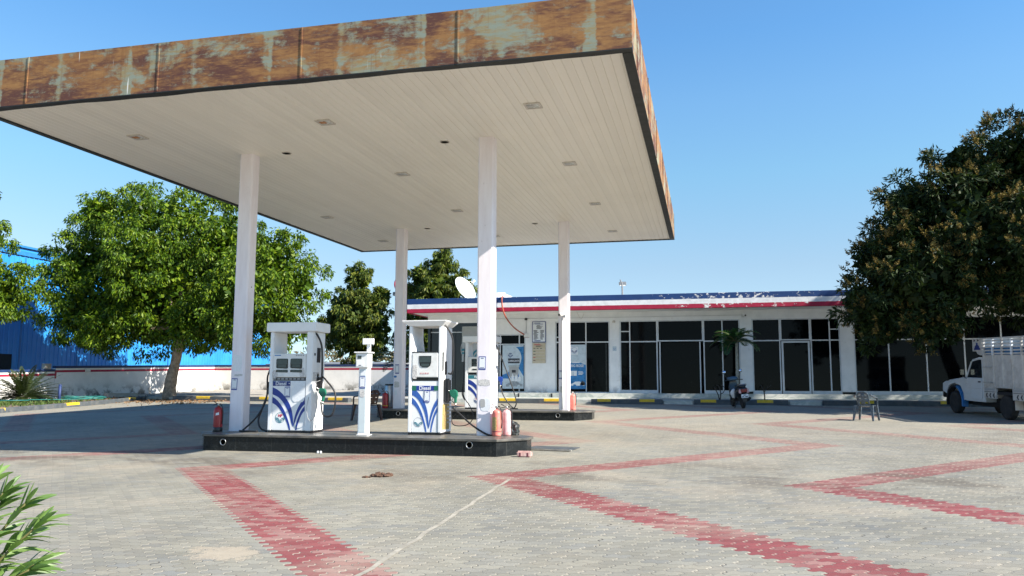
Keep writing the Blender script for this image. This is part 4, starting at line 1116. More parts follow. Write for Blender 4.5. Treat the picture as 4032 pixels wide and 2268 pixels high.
BB().bx(-5.09, -4.1, YW-.012, YW+.005, ZP+.05, ZT-.06).build('door', M['glass'], b)
BB().bx(-4.24, -4.20, YW-.04, YW-.013, ZP+.05, ZT-.06).build('door_edge', M['screen_dark'], b)
# marble steps at the gaps between the kerbs
BB().bx(-1.62, -.48, 33.42, 33.61, .85, 1.075).build('step', M['marble'], b, bevel=.01)
BB().bx(3.20, 4.35, 33.42, 33.61, .85, 1.075).build('step', M['marble'], b, bevel=.01)
# services along the soffit
cd = MB().tube([(-9.3-bo.x, YW-.075-bo.y, 4.66-bo.z), (-3.8-bo.x, YW-.075-bo.y, 4.655-bo.z), (1.6-bo.x, YW-.075-bo.y, 4.67-bo.z)], .012, 6).build('conduit', M['pipe_white'], b)
MB().tube(smooth_path([(-7.83-bo.x, YW-.06-bo.y, 4.62-bo.z), (-7.83-bo.x, YW-.06-bo.y, 4.0-bo.z)], 4), .008, 6).build('cable', M['rubber'], b)
for (x, z) in ((-3.86, 4.46), (-7.83, 4.63)):
    MB().lathe([(.0, -.05), (.06, -.045), (.07, 0), (.05, .05), (0, .055)], n=12).build('junction_knob', M['lamp_frame'] if z < 4.5 else M['black'], b, loc=(x-bo.x, YW-.10-bo.y, z-bo.z))
for (x, dx) in ((-5.4, .1), (-5.65, -.05)):
    MB().tube(smooth_path([(x-bo.x, 35.2-bo.y, ZS-bo.z), (x+dx-bo.x, 35.25-bo.y, ZS-.22-bo.z), (x+dx*2-bo.x, 35.3-bo.y, ZS-.30-bo.z), (x+dx*3-bo.x, 35.3-bo.y, ZS-.08-bo.z)], 6), .007, 6).build('loose_wire', M['lamp_frame'], b)
for x in (-8.1, -6.6):
    BB().bx(x-.03, x+.03, YW-.40, YW-.382, 1.12, 1.30).build('drain_slot', M['black'], b)
security_camera(1.69, 35.80, 4.66, R(20), 'small white bullet camera under the soffit above the palm')

# ------------------------------------------------------------------ notices and posters on the front
def rows(parent, x0, x1, z0, z1, y, n, m_, seed, gap=.45):
    rr = random.Random(seed); mb = MB(); h = (z1-z0)/n
    for i in range(n):
        a = x0+rr.uniform(0, .1)*(x1-x0); c = x1-rr.uniform(0, .45)*(x1-x0)
        z = z1-h*(i+1); mb.box(a, c, y-.002, y, z+h*gap*.5, z+h*(1-gap*.5))
    o = mb.build('printed_lines', m_, parent); return o
M['poster_pale'] = mat('pale_poster_print', (.50, .58, .62), .3, var=.1, sc=6)
M['poster_blue'] = mat('blue_poster_print', (.02, .17, .40), .3, var=.25, sc=5)
M['poster_grey'] = mat('grey_poster_print', (.25, .28, .30), .35, var=.5, sc=14)
M['cream'] = mat('cream_board', (.52, .44, .30), .5, var=.08, sc=6)
nb = thing('notice_board', 'white printed notice in a dark blue frame on the white wall', 'notice', (-7.545, 35.93, 3.575))
MB().bbox(0, .63, -.03, .0, 0, .945, .006).build('frame', M['navy'], nb)
pp = MB().box(.03, .60, -.034, -.0302, .03, .915).build('sheet', M['paper'], nb)
rows(pp, .10, .56, .80, .89, -.0345, 2, M['navy'], 1); rows(pp, .18, .50, .60, .78, -.0345, 5, M['dark_print'], 2)
rows(pp, .06, .30, .12, .56, -.0345, 9, M['dark_print'], 3); rows(pp, .37, .56, .12, .56, -.0345, 9, M['dark_print'], 4); rows(pp, .06, .58, .04, .10, -.0345, 1, M['navy'], 6)
emblem(.085, -.0345, .845, .035, pp, None, None, M['navy'])
pb = thing('price_board', 'cream board with rows of coloured entries below the framed notice', 'notice', (-7.54, 35.93, 2.64))
MB().bbox(0, .62, -.025, .0, 0, .92, .006).build('frame', M['lamp_frame'], pb)
pp = MB().box(.025, .595, -.029, -.0252, .025, .895).build('sheet', M['cream'], pb)
rows(pp, .08, .56, .80, .87, -.0295, 2, M['logored'], 8); rows(pp, .16, .52, .72, .79, -.0295, 2, M['dark_print'], 9)
for k in range(5):
    z = .62-k*.135
    MB().box(.03, .59, -.031, -.0295, z+.005, z+.010).build('row_rule', M['paper'], pp)
    if k: MB().box(.05, .15, -.031, -.0295, z+.03, z+.06).build('entry', [M['logored'], M['nozzle_green'], M['dark_print'], M['logored'], M['maroon']][k], pp)
    else:
        for a in (.06, .2, .36): MB().box(a, a+.09, -.031, -.0295, z+.03, z+.055).build('heading', M['dark_print'], pp)
# lubricants poster
po = thing('lubricants_poster', 'pale and blue lubricants poster with an oil drum behind the glass front', 'poster', (-8.93, 35.955, 1.50))
MB().box(0, .985, -.006, 0, 0, 1.96).build('sheet', M['poster_pale'], po)
n = 22; A = [(.985, 1.95)]+[(.985-.10-.0*i, 1.95) for i in range(0)]
arc = [(.28+.60*math.cos(R(a)), 1.38+.60*math.sin(R(a))) for a in range(55, -50, -7)]
MB().prism([(.98, .55)]+[(.98, 1.90)]+arc, -.0085, -.0062).build('blue_field', M['poster_blue'], po)
MB().prism(curve2([(.0, .62), (.25, .72), (.5, .92), (.70, .86)], 5)+[(.8, .45), (.0, .45)], -.0090, -.0087).build('blue_field', M['truck_blue'], po)
MB().box(.26, .80, -.0115, -.0093, 1.14, 1.36).build('title_plate', M['dark_print'], po)
lettering('LUBRICANTS', .112, .53, -.0118, 1.245, M['paper'], po, bold=.002, sx=.80)
emblem(.37, -.0093, 1.52, .13, po, 'HP', M['navy'], M['navy'], M['paper'])
MB().prism([(.34, .52), (.72, .52), (.77, 1.04), (.30, 1.04)], -.0125, -.0093).build('drum', M['grey_print'], po)
MB().box(.28, .79, -.0145, -.0127, .97, 1.05).build('drum_rim', M['steel'], po)
MB().box(.44, .62, -.0145, -.0127, .72, .84).build('drum_label', M['dark_print'], po)
for (a, w_, h_) in ((.42, .12, .34), (.57, .14, .30), (.73, .12, .26), (.30, .10, .22)):
    MB().prism([(a, .33), (a+w_, .33), (a+w_, .33+h_*.7), (a+w_*.65, .33+h_*.8), (a+w_*.65, .33+h_), (a+w_*.35, .33+h_), (a+w_*.35, .33+h_*.8), (a, .33+h_*.7)], -.0165, -.0148).build('oil_can', M['paper'], po)
car = [(.18, .10), (.30, .10), (.34, .18), (.44, .18), (.48, .10), (.68, .10), (.72, .17), (.81, .17), (.85, .10), (.93, .12), (.93, .20), (.80, .25), (.68, .33), (.42, .33), (.30, .24), (.17, .2)]
MB().prism(car, -.0185, -.0167).build('car_picture', M['poster_grey'], po)
# second poster
p2 = thing('oil_poster', 'blue poster reading big boss with a pale car at its foot', 'poster', (-6.22, 35.955, 1.50))
MB().box(0, 1.10, -.006, 0, 0, 1.96).build('sheet', M['poster_pale'], p2)
MB().box(.0, 1.10, -.0085, -.0062, 0, 1.30).build('blue_field', M['poster_blue'], p2)
MB().prism(curve2([(0, 1.22), (.3, 1.12), (.7, 1.2), (1.1, 1.05)], 5)+[(1.1, 1.42), (0, 1.42)], -.0105, -.0087).build('pale_wave', M['poster_pale'], p2)
MB().box(.42, .75, -.0105, -.0087, 1.52, 1.86).build('emblem_card', M['paper'], p2)
emblem(.585, -.0108, 1.70, .135, p2, None, None, M['navy'], M['truck_blue'])
lettering('BIG BOSS!', .155, .72, -.0112, 1.02, M['paper'], p2, bold=.003, sx=.85)
rows(p2, .45, 1.02, 1.12, 1.22, -.0112, 1, M['paper'], 19); rows(p2, .75, 1.05, .62, .78, -.0112, 3, M['paper'], 21)
for a in (.36, .54): MB().prism([(a, .58), (a+.15, .58), (a+.16, .80), (a-.01, .80)], -.0115, -.0108).build('oil_pail', M['paper'], p2)
MB().prism([(a*.8+.28, c*.8+.06) for a, c in car], -.0125, -.0117).build('car_picture', M['paper'], p2)
MB().prism([(.82, .18), (.92, .36), (1.04, .30), (1.07, .20), (.98, .16)], -.0125, -.0117).build('motorcycle_picture', M['dark_print'], p2)
# emblem panel on the dark porch
hp = thing('emblem_sign', 'tall grey panel with a large round winged emblem on the dark porch wall', 'sign', (-10.86, 35.985, 2.72))
MB().box(-.0, 1.02, -.03, 0, 0, 1.62).build('panel', mat('grey_sign_panel', (.36, .37, .35), .5, var=.1, sc=4), hp)
MB().box(.05, .97, -.033, -.0303, 1.25, 1.42).build('faded_band', M['grey_print'], hp)
emblem(.46, -.0305, .58, .52, hp, 'HP', M['grey_print'], M['teal'], M['grey_print'], 1.1)
bs = thing('emblem_notice', 'small pale card with a winged emblem on the white pillar right of the dark door', 'notice', (-3.93, 35.945, 3.17))
MB().box(0, .17, -.004, 0, 0, .2).build('card', M['poster_pale'], bs); emblem(.085, -.0045, .11, .06, bs, None, None, M['truck_blue'], M['paper'])
jb = thing('junction_box', 'small white box with a brown rim on the wall where the orange hose ends', 'junction box', (-7.80, 35.95, 3.81))
MB().bbox(-.12, .10, -.06, 0, 0, .16, .008).build('box', M['white_old'], jb); MB().box(-.135, .115, -.03, 0, -.012, -.001).build('rim', M['maroon'], jb)
oh = MB().tube(smooth_path([(-8.62, 34.9, 5.52), (-8.60, 34.46, 5.50), (-8.57, 34.44, 5.05), (-8.45, 34.6, 4.62), (-8.25, 35.3, 4.22), (-7.98, 35.85, 3.98), (-7.9, 35.9, 3.94)], 8), .03, 8).build('hanging_hose', M['orange_pipe'])
tag(oh, 'orange hose hanging from the roof edge down to the small white box', 'hose')

# ------------------------------------------------------------------ on the roof and behind it
ds = thing('satellite_dish', 'pale tilted satellite dish standing on the building roof', 'satellite dish', (-11.45, 38.2, 5.03))
X = Matrix.Translation((-.05, 0, 1.28)) @ Matrix.Rotation(R(66), 4, 'Z') @ Matrix.Rotation(R(60), 4, 'X')
prof = [(a_*.90, z_) for a_, z_ in [(0.0, 0), (.25, .018), (.5, .07), (.72, .15), (.735, .165), (.72, .17), (.5, .09), (.25, .038), (0, .02)]]
MB().lathe(prof, (0, 0, 0), 36, X).build('reflector', M['dish'], ds)
arm = MB()
for a in (-90, 30, 150):
    arm.tube([X @ Vector((.63*math.cos(R(a)), .63*math.sin(R(a)), .16)), X @ Vector((0, 0, .75))], .012, 6)
arm.build('feed_arms', M['lamp_frame'], ds); MB().lathe([(.05, .66), (.06, .7), (.06, .82), (.03, .84)], (0, 0, 0), 12, X).build('feed_horn', M['white_old'], ds)
MB().tube([(0, .1, 0), (0, .1, .9), (-.03, .05, 1.25)], .045, 8).build('mast', M['steel'], ds)
wt = thing('water_tank', 'white plastic water tank on the roof behind the right front pillar', 'water tank', (-9.95, 39.5, 5.26))
MB().lathe([(.62, 0), (.64, .05), (.64, .75), (.60, .82), (.35, .93), (.28, .94), (.28, 1.0), (0, 1.02)], n=28).build('shell', M['tank'], wt)
for k in range(3): MB().lathe([(.64, .18+k*.2), (.66, .2+k*.2), (.66, .23+k*.2), (.64, .25+k*.2)], n=28).build('rib', M['tank'], wt)
st = MB().tube([(-8.72, 34.7, 5.45), (-8.72, 34.7, 5.72)], .012, 6).build('roof_rod', M['bark_dark']); tag(st, 'short dark rod on the roof edge next to the orange hose', 'rod')
lp = thing('lamp_post', 'slim lamp post with a square floodlight rising behind the building', 'lamp post', (-4.1, 42.5, 0))
MB().tube([(0, 0, 1.1), (0, 0, 6.75), (-.02, -.05, 7.0), (-.1, -.12, 7.16)], [.05, .045, .035, .03], 8).build('post', M['roofgrey'], lp)
MB().bbox(-.28, .10, -.26, .0, 7.10, 7.26, .02, Matrix.Rotation(R(-10), 4, 'X')).build('floodlight', M['roofgrey'], lp, loc=(0, 1.2, .14)).location = (0, 0, 0)
MB().box(-.24, .06, -.22, -.04, 7.085, 7.099, Matrix.Rotation(R(-10), 4, 'X')).build('lamp_glass', M['lamp_glass'], lp)
rs = thing('round_sign', 'round red sign on a grey post, half hidden by the left rear pillar', 'sign', (-17.45, 45.0, 1.2))
X = Matrix.Translation((0, 0, 6.33)) @ Matrix.Rotation(R(62), 4, 'Z') @ Matrix.Rotation(R(90), 4, 'X')
MB().lathe([(0, -.04), (.43, -.04), (.45, -.03), (.45, .03), (.43, .04), (0, .04)], (0, 0, 0), 36, X).build('disc', M['signred'], rs)
MB().lathe([(.0, -.046), (.2, -.046), (.2, -.041), (0, -.041)], (0, 0, 0), 28, X).build('white_centre', M['paper'], rs)
MB().tube([(.1, 0, 0), (.1, 0, 5.7)], .06, 8).build('post', M['roofgrey'], rs)
MB().bbox(-.42, .3, -.12, .12, 5.68, 5.9, .02, Matrix.Rotation(R(0), 4, 'Y')).build('foot_box', M['roofgrey'], rs)

# ------------------------------------------------------------------ boundary wall (along the left, then across the back)
M['band_red'] = mat('wall_band_red', (.33, .010, .04), .6, var=.12, sc=6, dirt=.2)
M['band_blue'] = mat('wall_band_blue', (.008, .03, .10), .6, var=.15, sc=5, dirt=.2)
bw = thing('boundary_wall', 'white boundary wall with blue coping and a red stripe, stepping up in front of the blue shed', 'wall', (-29, 40, 1.1))
wo = Vector(bw.location)
def wall_run(a, c, h, th=.22):
    a, c = Vector(a), Vector(c); d = (c-a).normalized(); n = Vector((-d.y, d.x))   # n points away from the forecourt when a->c runs clockwise
    def blk(z0, z1, o0, o1, name, m_):
        vs = []
        for q in (a, c):
            gz = g(*q)
            for o_, zz in ((o0, z0), (o1, z0), (o1, z1), (o0, z1)):
                p = q+n*o_; vs.append((p.x-wo.x, p.y-wo.y, gz+zz-wo.z))
        MB().add(vs, [(0, 1, 2, 3), (7, 6, 5, 4), (0, 1, 5, 4), (1, 2, 6, 5), (2, 3, 7, 6), (3, 0, 4, 7)]).build(name, m_, bw)
    blk(-.2, h-.12, 0, th, 'wall_panel', M['wall_white'])
    blk(h-.119, h, -.02, th+.02, 'coping', M['band_blue'])
    blk(h-.315, h-.205, -.004, .0, 'red_stripe', M['band_red'])
wall_run((-30.6, 18), (-30.42, 33.2), 1.46)
wall_run((-30.41, 33.21), (-28.5, 43.39), 1.62)
wall_run((-28.72, 43.4), (-13.0, 43.4), 1.62)
MB().box(-30.43-wo.x, -30.39-wo.x, 33.18-wo.y, 33.26-wo.y, 1.9-wo.z, 2.27-wo.z).build('red_stripe', M['band_red'], bw)
wb_ = MB().bbox(-.12, .12, -.18, .18, 0, .27, .01).build('concrete_cap', M['concrete'], loc=(-30.52, 32.75, g(-30.5, 32.75)+1.461)); tag(wb_, 'grey concrete block on the low wall just before it steps up', 'block')
mb_ = thing('meter_box', 'small white box fixed over the red stripe of the boundary wall', 'box', (-30.05, 34.9, g(-30, 34.9)+1.28)); MB().bbox(-.02, .06, -.15, .15, 0, .2, .01).build('box', M['white_old'], mb_, loc=(-.02, 0, 0)); MB().box(.061, .07, -.1, .1, .06, .07).build('slot', M['dark_print'], mb_, loc=(-.02, 0, 0))

# ------------------------------------------------------------------ blue shed beyond the wall
sh = thing('blue_shed', 'tall bright blue corrugated sheet shed beyond the boundary wall', 'shed', (-36, 40, .9))
so_ = Vector(sh.location)
def corrugated(y0, y1, x, z0, z1, name, face=1):
    mb = MB(); prof = []; y = y0; pitch_ = .32
    while y < y1:
        prof += [(y, 0), (y+.20, 0), (y+.225, .035), (y+.275, .035), (y+.30, 0)]; y += pitch_
    vs = [(x+d*face-so_.x, yy-so_.y, zz-so_.z) for zz in (z0, z1) for yy, d in prof]; n = len(prof)
    mb.add(vs, [(i, i+1, n+i+1, n+i) for i in range(n-1)])
    return mb.build(name, M['sheet'], sh)
corrugated(12, 63, -36, .3, 8.55, 'side_cladding')
MB().box(-36.06-so_.x, -35.90-so_.x, 12-so_.y, 63-so_.y, 8.56-so_.z, 8.80-so_.z).build('flashing', M['sheet_trim'], sh)
MB().box(-36.25-so_.x, -35.8-so_.x, 12-so_.y, 63-so_.y, 8.97-so_.z, 9.08-so_.z).build('gutter', M['sheet_trim'], sh)
MB().box(-36.06-so_.x, -35.93-so_.x, 12-so_.y, 63-so_.y, 8.801-so_.z, 8.969-so_.z).build('eave_band', M['sheet'], sh)
mb = MB(); mb.add([(x-so_.x, y-so_.y, z-so_.z) for x, z in ((-36.0, 9.05), (-48, 11.5), (-60, 9.05)) for y in (12, 63)], [(0, 1, 3, 2), (2, 3, 5, 4)]); mb.build('roof', M['sheet_trim'], sh)
for yy in (12, 63):
    MB().add([(-36.07-so_.x, yy-so_.y, .3-so_.z), (-60-so_.x, yy-so_.y, .3-so_.z), (-60-so_.x, yy-so_.y, 9-so_.z), (-48-so_.x, yy-so_.y, 11.45-so_.z), (-36.07-so_.x, yy-so_.y, 9-so_.z)], [(0, 1, 2, 3, 4)]).build('gable', M['sheet'], sh)
for yy in (36.6, 40.8, 45, 49.2):
    MB().box(-35.97-so_.x, -35.945-so_.x, yy-so_.y, yy+.10-so_.y, .3-so_.z, 8.5-so_.z).build('sheet_joint', M['sheet_trim'], sh)
wd = MB().box(-35.96-so_.x, -35.93-so_.x, 34.0-so_.y, 36.15-so_.y, 2.3-so_.z, 3.2-so_.z).build('opening', M['glass_int'], sh)

# ------------------------------------------------------------------ far buildings
lb = thing('low_shed', 'long low shed with a grey sheet roof just beyond the back wall', 'shed', (-27, 58, 1.3))
mb = MB(); mb.box(-5, 4.5, -1.5, 1.5, 0, 1.75); mb.build('wall', M['concrete'], lb)
mb = MB(); mb.prism([(-2.1, 1.70), (2.1, 1.95), (2.1, 2.10), (-2.1, 1.86)], -5.4, 5.0, 'x'); mb.build('roof', M['roofgrey'], lb)
fb = thing('distant_house', 'small white flat roofed house far beyond the back wall', 'house', (-32.6, 104, 1.3))
MB().box(-1.0, 1.0, -1.5, 1.5, 0, 5.4).build('wall', M['plaster'], fb); MB().box(-1.15, 1.15, -1.65, 1.65, 5.401, 5.6).build('roof', M['concrete'], fb)
for zz in (2.2, 4.0): MB().box(-.3, .3, -1.52, -1.501, zz, zz+.9).build('window', M['glass_int'], fb)

# ------------------------------------------------------------------ foliage builders
def mesh_quads(name, V, mt, parent=None, smooth=False):
    """V: (n, 4, 3) array of quads"""
    n = len(V)
    me = bpy.data.meshes.new(name)
    me.vertices.add(n*4); me.vertices.foreach_set('co', np.ascontiguousarray(V, dtype=np.float32).reshape(-1))
    me.loops.add(n*4); me.loops.foreach_set('vertex_index', np.arange(n*4, dtype=np.int32))
    me.polygons.add(n); me.polygons.foreach_set('loop_start', np.arange(0, n*4, 4, dtype=np.int32))
    try: me.polygons.foreach_set('loop_total', np.full(n, 4, dtype=np.int32))
    except Exception: pass
    me.materials.append(mt); me.update(calc_edges=True); me.validate()
    o = bpy.data.objects.new(name, me); col.objects.link(o)
    if parent is not None: o.parent = parent
    return o
def unit(a): return a/np.maximum(np.linalg.norm(a, axis=-1, keepdims=True), 1e-9)
def leaf_quads(P, Dr, L, W, rng, fold=.0):
    """diamond leaves from base P along Dr"""
    n = len(P)
    side = unit(np.cross(Dr, rng.normal(size=(n, 3))))
    nrm = np.cross(side, Dr)
    mid = P+Dr*(L*.45)[:, None]+nrm*(L*.06)[:, None]
    return np.stack([P, mid+side*(W*.5)[:, None], P+Dr*L[:, None]-nrm*(L*.05)[:, None], mid-side*(W*.5)[:, None]], 1)
def clump_leaves(blobs, n_sub, per, Lr, Wk, droop, rs, seed, origin, keep=None, core=.3, cone=0.0, cover=.80):
    """boughs (small lumps) set round each big lump of the crown, every bough hung with small leaves.
    n_sub boughs per unit of lump area, per leaves in each; returns quads, bough centres, outward directions, radii"""
    rng = np.random.default_rng(seed); B = np.array(blobs, float); C_, D_, S_ = [], [], []
    for k, bl in enumerate(B):
        area = bl[3]*bl[5]+bl[3]*bl[4]; m_ = max(4, int(n_sub*area))
        i = np.arange(m_)+.5; ph = np.arccos(1-2*i/m_); th = PI*(1+5**.5)*i+k
        d = np.stack([np.cos(th)*np.sin(ph), np.sin(th)*np.sin(ph), np.cos(ph)], 1)+rng.normal(size=(m_, 3))*.16; d = unit(d)
        c = bl[:3]+d*bl[3:6]*rng.uniform(.72, 1.04, m_)[:, None]
        inside = np.zeros(m_, bool)
        for j in range(len(B)):
            if j != k: inside |= np.linalg.norm((c-B[j, :3])/B[j, 3:6], axis=1) < .66
        gap = rng.random(m_) > cover
        ok = ~inside & ~gap
        C_.append(c[ok]); D_.append(d[ok]); S_.append(rng.uniform(rs[0], rs[1], ok.sum()))
    c = np.concatenate(C_); d = np.concatenate(D_); sz = np.concatenate(S_)
    if keep is not None:
        kp = keep(c); c, d, sz = c[kp], d[kp], sz[kp]
    n = len(c)*per
    q = unit(rng.normal(size=(n, 3))+np.repeat(d, per, 0)*.9+np.array([0, 0, .25]))
    rad = rng.random(n)**.45*np.repeat(sz, per)
    P = np.repeat(c, per, 0)+q*rad[:, None]*np.array([1, 1, .8])
    P[:, 2] -= (rng.random(n)**2)*np.repeat(sz, per)*.35*droop
    Dr = unit(q*.55+rng.normal(size=(n, 3))*.45+np.array([0, 0, -droop]))
    L = rng.uniform(Lr[0], Lr[1], n); Q = leaf_quads(P, Dr, L, L*Wk, rng)
    # darker inner mass of larger leaves, so that light does not leak through the whole crown
    k_ = int(len(c)*per*core); idx = rng.integers(0, len(B), k_)
    Pi = B[idx, :3]+unit(rng.normal(size=(k_, 3)))*B[idx, 3:6]*(rng.random(k_)**.5*.66)[:, None]
    Li = rng.uniform(Lr[1]*.95, Lr[1]*1.5, k_); Di = unit(rng.normal(size=(k_, 3))+np.array([0, 0, -.3]))
    Q = np.concatenate([Q, leaf_quads(Pi, Di, Li, Li*.6, rng)])
    return Q-np.array(origin), c-np.array(origin), d
def trunk_mesh(paths, parent, mt, seed=1, name='trunk'):
    rr = random.Random(seed); mb = MB()
    for pts, rs in paths:
        p = smooth_path(pts, 5); n = len(p)
        rad = []
        for i in range(n):
            t = i/(n-1)*(len(rs)-1); k = min(int(t), len(rs)-2); rad.append((rs[k]+(rs[k+1]-rs[k])*(t-k))*(1+rr.uniform(-.07, .07)))
        p = [q+Vector((rr.uniform(-.02, .02), rr.uniform(-.02, .02), 0))*(rad[i]*2) for i, q in enumerate(p)]
        mb.tube(p, rad, 10)
    return mb.build(name, mt, parent)
def tree(label, base, blobs, n_sub, per, Lr, Wk, droop, rs, seed, leafm, barkm, trunk_pts, trunk_r, n_limbs=8, cat='tree', name='leafy_tree', group=None, extra=None, keep=None, core=.3, cover=.8):
    t = thing(name, label, cat, base, 0, group)
    q, c, d = clump_leaves(blobs, n_sub, per, Lr, Wk, droop, rs, seed, base, keep, core, cover=cover)
    mesh_quads('crown', q, leafm, t)
    rr = random.Random(seed); top = Vector(trunk_pts[-1])-Vector(base)
    paths = [([Vector(p)-Vector(base) for p in trunk_pts], trunk_r)]
    for bl in sorted(blobs, key=lambda b_: -b_[3])[:n_limbs]:
        e = Vector(bl[:3])-Vector(base); mid = top.lerp(e, .5)+Vector((rr.uniform(-.3, .3), rr.uniform(-.3, .3), -.15*(e-top).length))
        paths.append(([top-Vector((0, 0, .2)), mid, e], [trunk_r[-1]*.62, trunk_r[-1]*.38, .04]))
    trunk_mesh(paths, t, barkm, seed)
    if extra: extra(t, c, d)
    return t
def sphere_blobs(L, ky=1.0, kz=1.0): return [(x, y, z, r, r*ky, r*kz) for x, y, z, r in L]

# big leafy tree on the left
LB = [(-29.23, 33.5, 5.59, 2.03), (-30.8, 34.5, 7.14, 1.61), (-30.25, 35.0, 8.21, 2.03), (-29.62, 34.5, 10.15, 1.31), (-27.06, 34.5, 10.03, 1.78), (-24.56, 34.5, 9.52, 2.15), (-22.01, 34.0, 8.54, 1.8), (-24.4, 33.0, 6.57, 2.42), (-25.37, 32.5, 7.66, 1.85), (-19.46, 34.0, 7.5, 1.58), (-18.93, 35.0, 6.3, 1.42), (-19.96, 35.5, 4.5, 1.63), (-21.39, 33.0, 4.94, 1.73), (-27.06, 32.5, 4.25, 1.11), (-25.78, 33.0, 4.83, 1.12), (-23.06, 32.5, 4.4, 1.0), (-19.72, 32.5, 5.84, 1.78),
      (-26, 36.5, 8.0, 2.4), (-23, 36.5, 6.6, 2.3), (-29, 36.3, 6.6, 1.8), (-24.5, 35.3, 4.9, 1.5), (-27.3, 35.0, 6.0, 2.0), (-22, 35.3, 5.6, 1.7), (-30.6, 38.3, 6.8, 2.3), (-30.4, 41.4, 6.6, 2.2), (-27.5, 39.5, 7.2, 2.4), (-31.6, 36.2, 5.2, 1.7), (-25.9, 34.6, 4.3, 1.15), (-23.9, 34.9, 4.5, 1.1), (-28.5, 34.0, 4.5, 1.25), (-21.9, 33.4, 4.3, 1.1)]
tree('large spreading leafy green tree growing at the left kerb in front of the blue shed', (-24.72, 34.06, .93), sphere_blobs(LB, 1.05), 4.2, 190, (.13, .23), .38, .95, (.34, .68), 21, M['leaf_big'], M['bark_pale'],
     [(-24.72, 34.06, .9), (-24.70, 34.08, 1.7), (-24.5, 34.06, 2.6), (-24.3, 34.0, 3.6), (-24.2, 34.0, 4.6)], [.33, .27, .235, .22, .20], 10)
ET = [(-31.3, 29.3, 8.0, 1.3), (-31.2, 29.5, 6.3, 1.75), (-31.0, 30.4, 5.7, 1.35), (-31.2, 29.4, 4.55, 1.35), (-31.5, 28.2, 7.0, 1.8), (-31.4, 27.6, 9.0, 1.6), (-31.0, 27.2, 5.6, 2.0)]
tree('bright green tree at the left edge, beside the sago palm', (-30.9, 27.4, .75), sphere_blobs(ET), 4.2, 190, (.13, .23), .38, .95, (.34, .65), 23, M['leaf_big'], M['bark_pale'],
     [(-30.9, 27.4, .7), (-30.95, 27.5, 2.2), (-31.1, 27.9, 4.2)], [.28, .24, .2], 5)
M1 = [(-22.26, 50.0, 8.75, .95), (-22.93, 50.0, 7.1, 1.46), (-21.28, 49.5, 6.5, 1.43), (-23.16, 50.0, 5.1, 1.4), (-21.17, 50.0, 4.9, 1.35), (-22.39, 49.5, 5.99, 1.83), (-20.68, 50.0, 7.5, .62), (-24.21, 51.0, 5.5, 1.15), (-22.2, 49.8, 4.2, 1.3)]
tree('drooping olive green tree beyond the back wall, right of the big leafy tree', (-22.6, 50, 1.3), sphere_blobs(M1), 7.5, 110, (.20, .34), .26, 1.3, (.20, .46), 31, M['leaf_mid'], M['bark_dark'],
     [(-22.6, 50, 1.2), (-22.55, 50, 3.0), (-22.4, 50, 5.5)], [.26, .22, .15], 6, name='drooping_tree', group='drooping trees beyond the back wall')
M2 = [(-16.57, 50.0, 9.5, 1.0), (-16.65, 49.5, 7.96, 1.54), (-15.47, 50.0, 7.99, 1.16), (-17.75, 49.5, 8.7, .72), (-18.32, 50.0, 7.4, .91), (-17.24, 50.5, 6.6, 1.5), (-18.0, 50, 5.4, 1.4), (-16.0, 50, 5.6, 1.4), (-17.3, 49.6, 4.0, 1.3)]
tree('drooping olive green tree behind the satellite dish', (-17, 50.2, 1.3), sphere_blobs(M2), 7.5, 110, (.20, .34), .26, 1.3, (.20, .46), 37, M['leaf_mid'], M['bark_dark'],
     [(-17, 50.2, 1.2), (-17, 50.2, 3.0), (-16.9, 50, 6.0)], [.26, .22, .15], 6, name='drooping_tree', group='drooping trees beyond the back wall')
# mango tree in bloom on the right
RB = [(5.41, 29.5, 4.51, .84), (5.81, 29.5, 3.75, .87), (5.89, 30.0, 6.0, .9), (7.06, 30.0, 7.9, 1.03), (6.64, 29.5, 6.66, 1.08), (6.7, 28.6, 5.17, 1.42), (7.22, 29.2, 3.8, .85), (8.76, 30.0, 9.1, 1.02), (8.71, 29.2, 7.02, 1.83), (10.48, 30.0, 9.33, 1.48), (9.79, 28.8, 6.36, 1.77), (8.11, 29.2, 4.9, 1.17), (11.36, 30.0, 8.18, 1.99), (11.17, 30.0, 5.6, 1.45),
      (13.4, 29.8, 8.0, 2.2), (13.6, 29.3, 5.6, 2.0), (12.2, 31.2, 9.2, 1.9), (9.6, 31.6, 7.4, 1.9), (7.6, 31.2, 5.6, 1.5), (15.2, 30, 6.8, 2.0), (12.0, 28.0, 7.2, 1.8), (14, 28, 9.3, 1.6), (13.6, 29.6, 10.8, 2.1), (15.8, 29.5, 9.2, 2.4), (17.8, 29.6, 7.6, 2.2), (16.2, 27.6, 6.8, 2.1), (18.6, 30, 10.0, 2.1), (16.5, 31.5, 7.5, 2.2), (10.4, 30.6, 5.0, 1.3)]
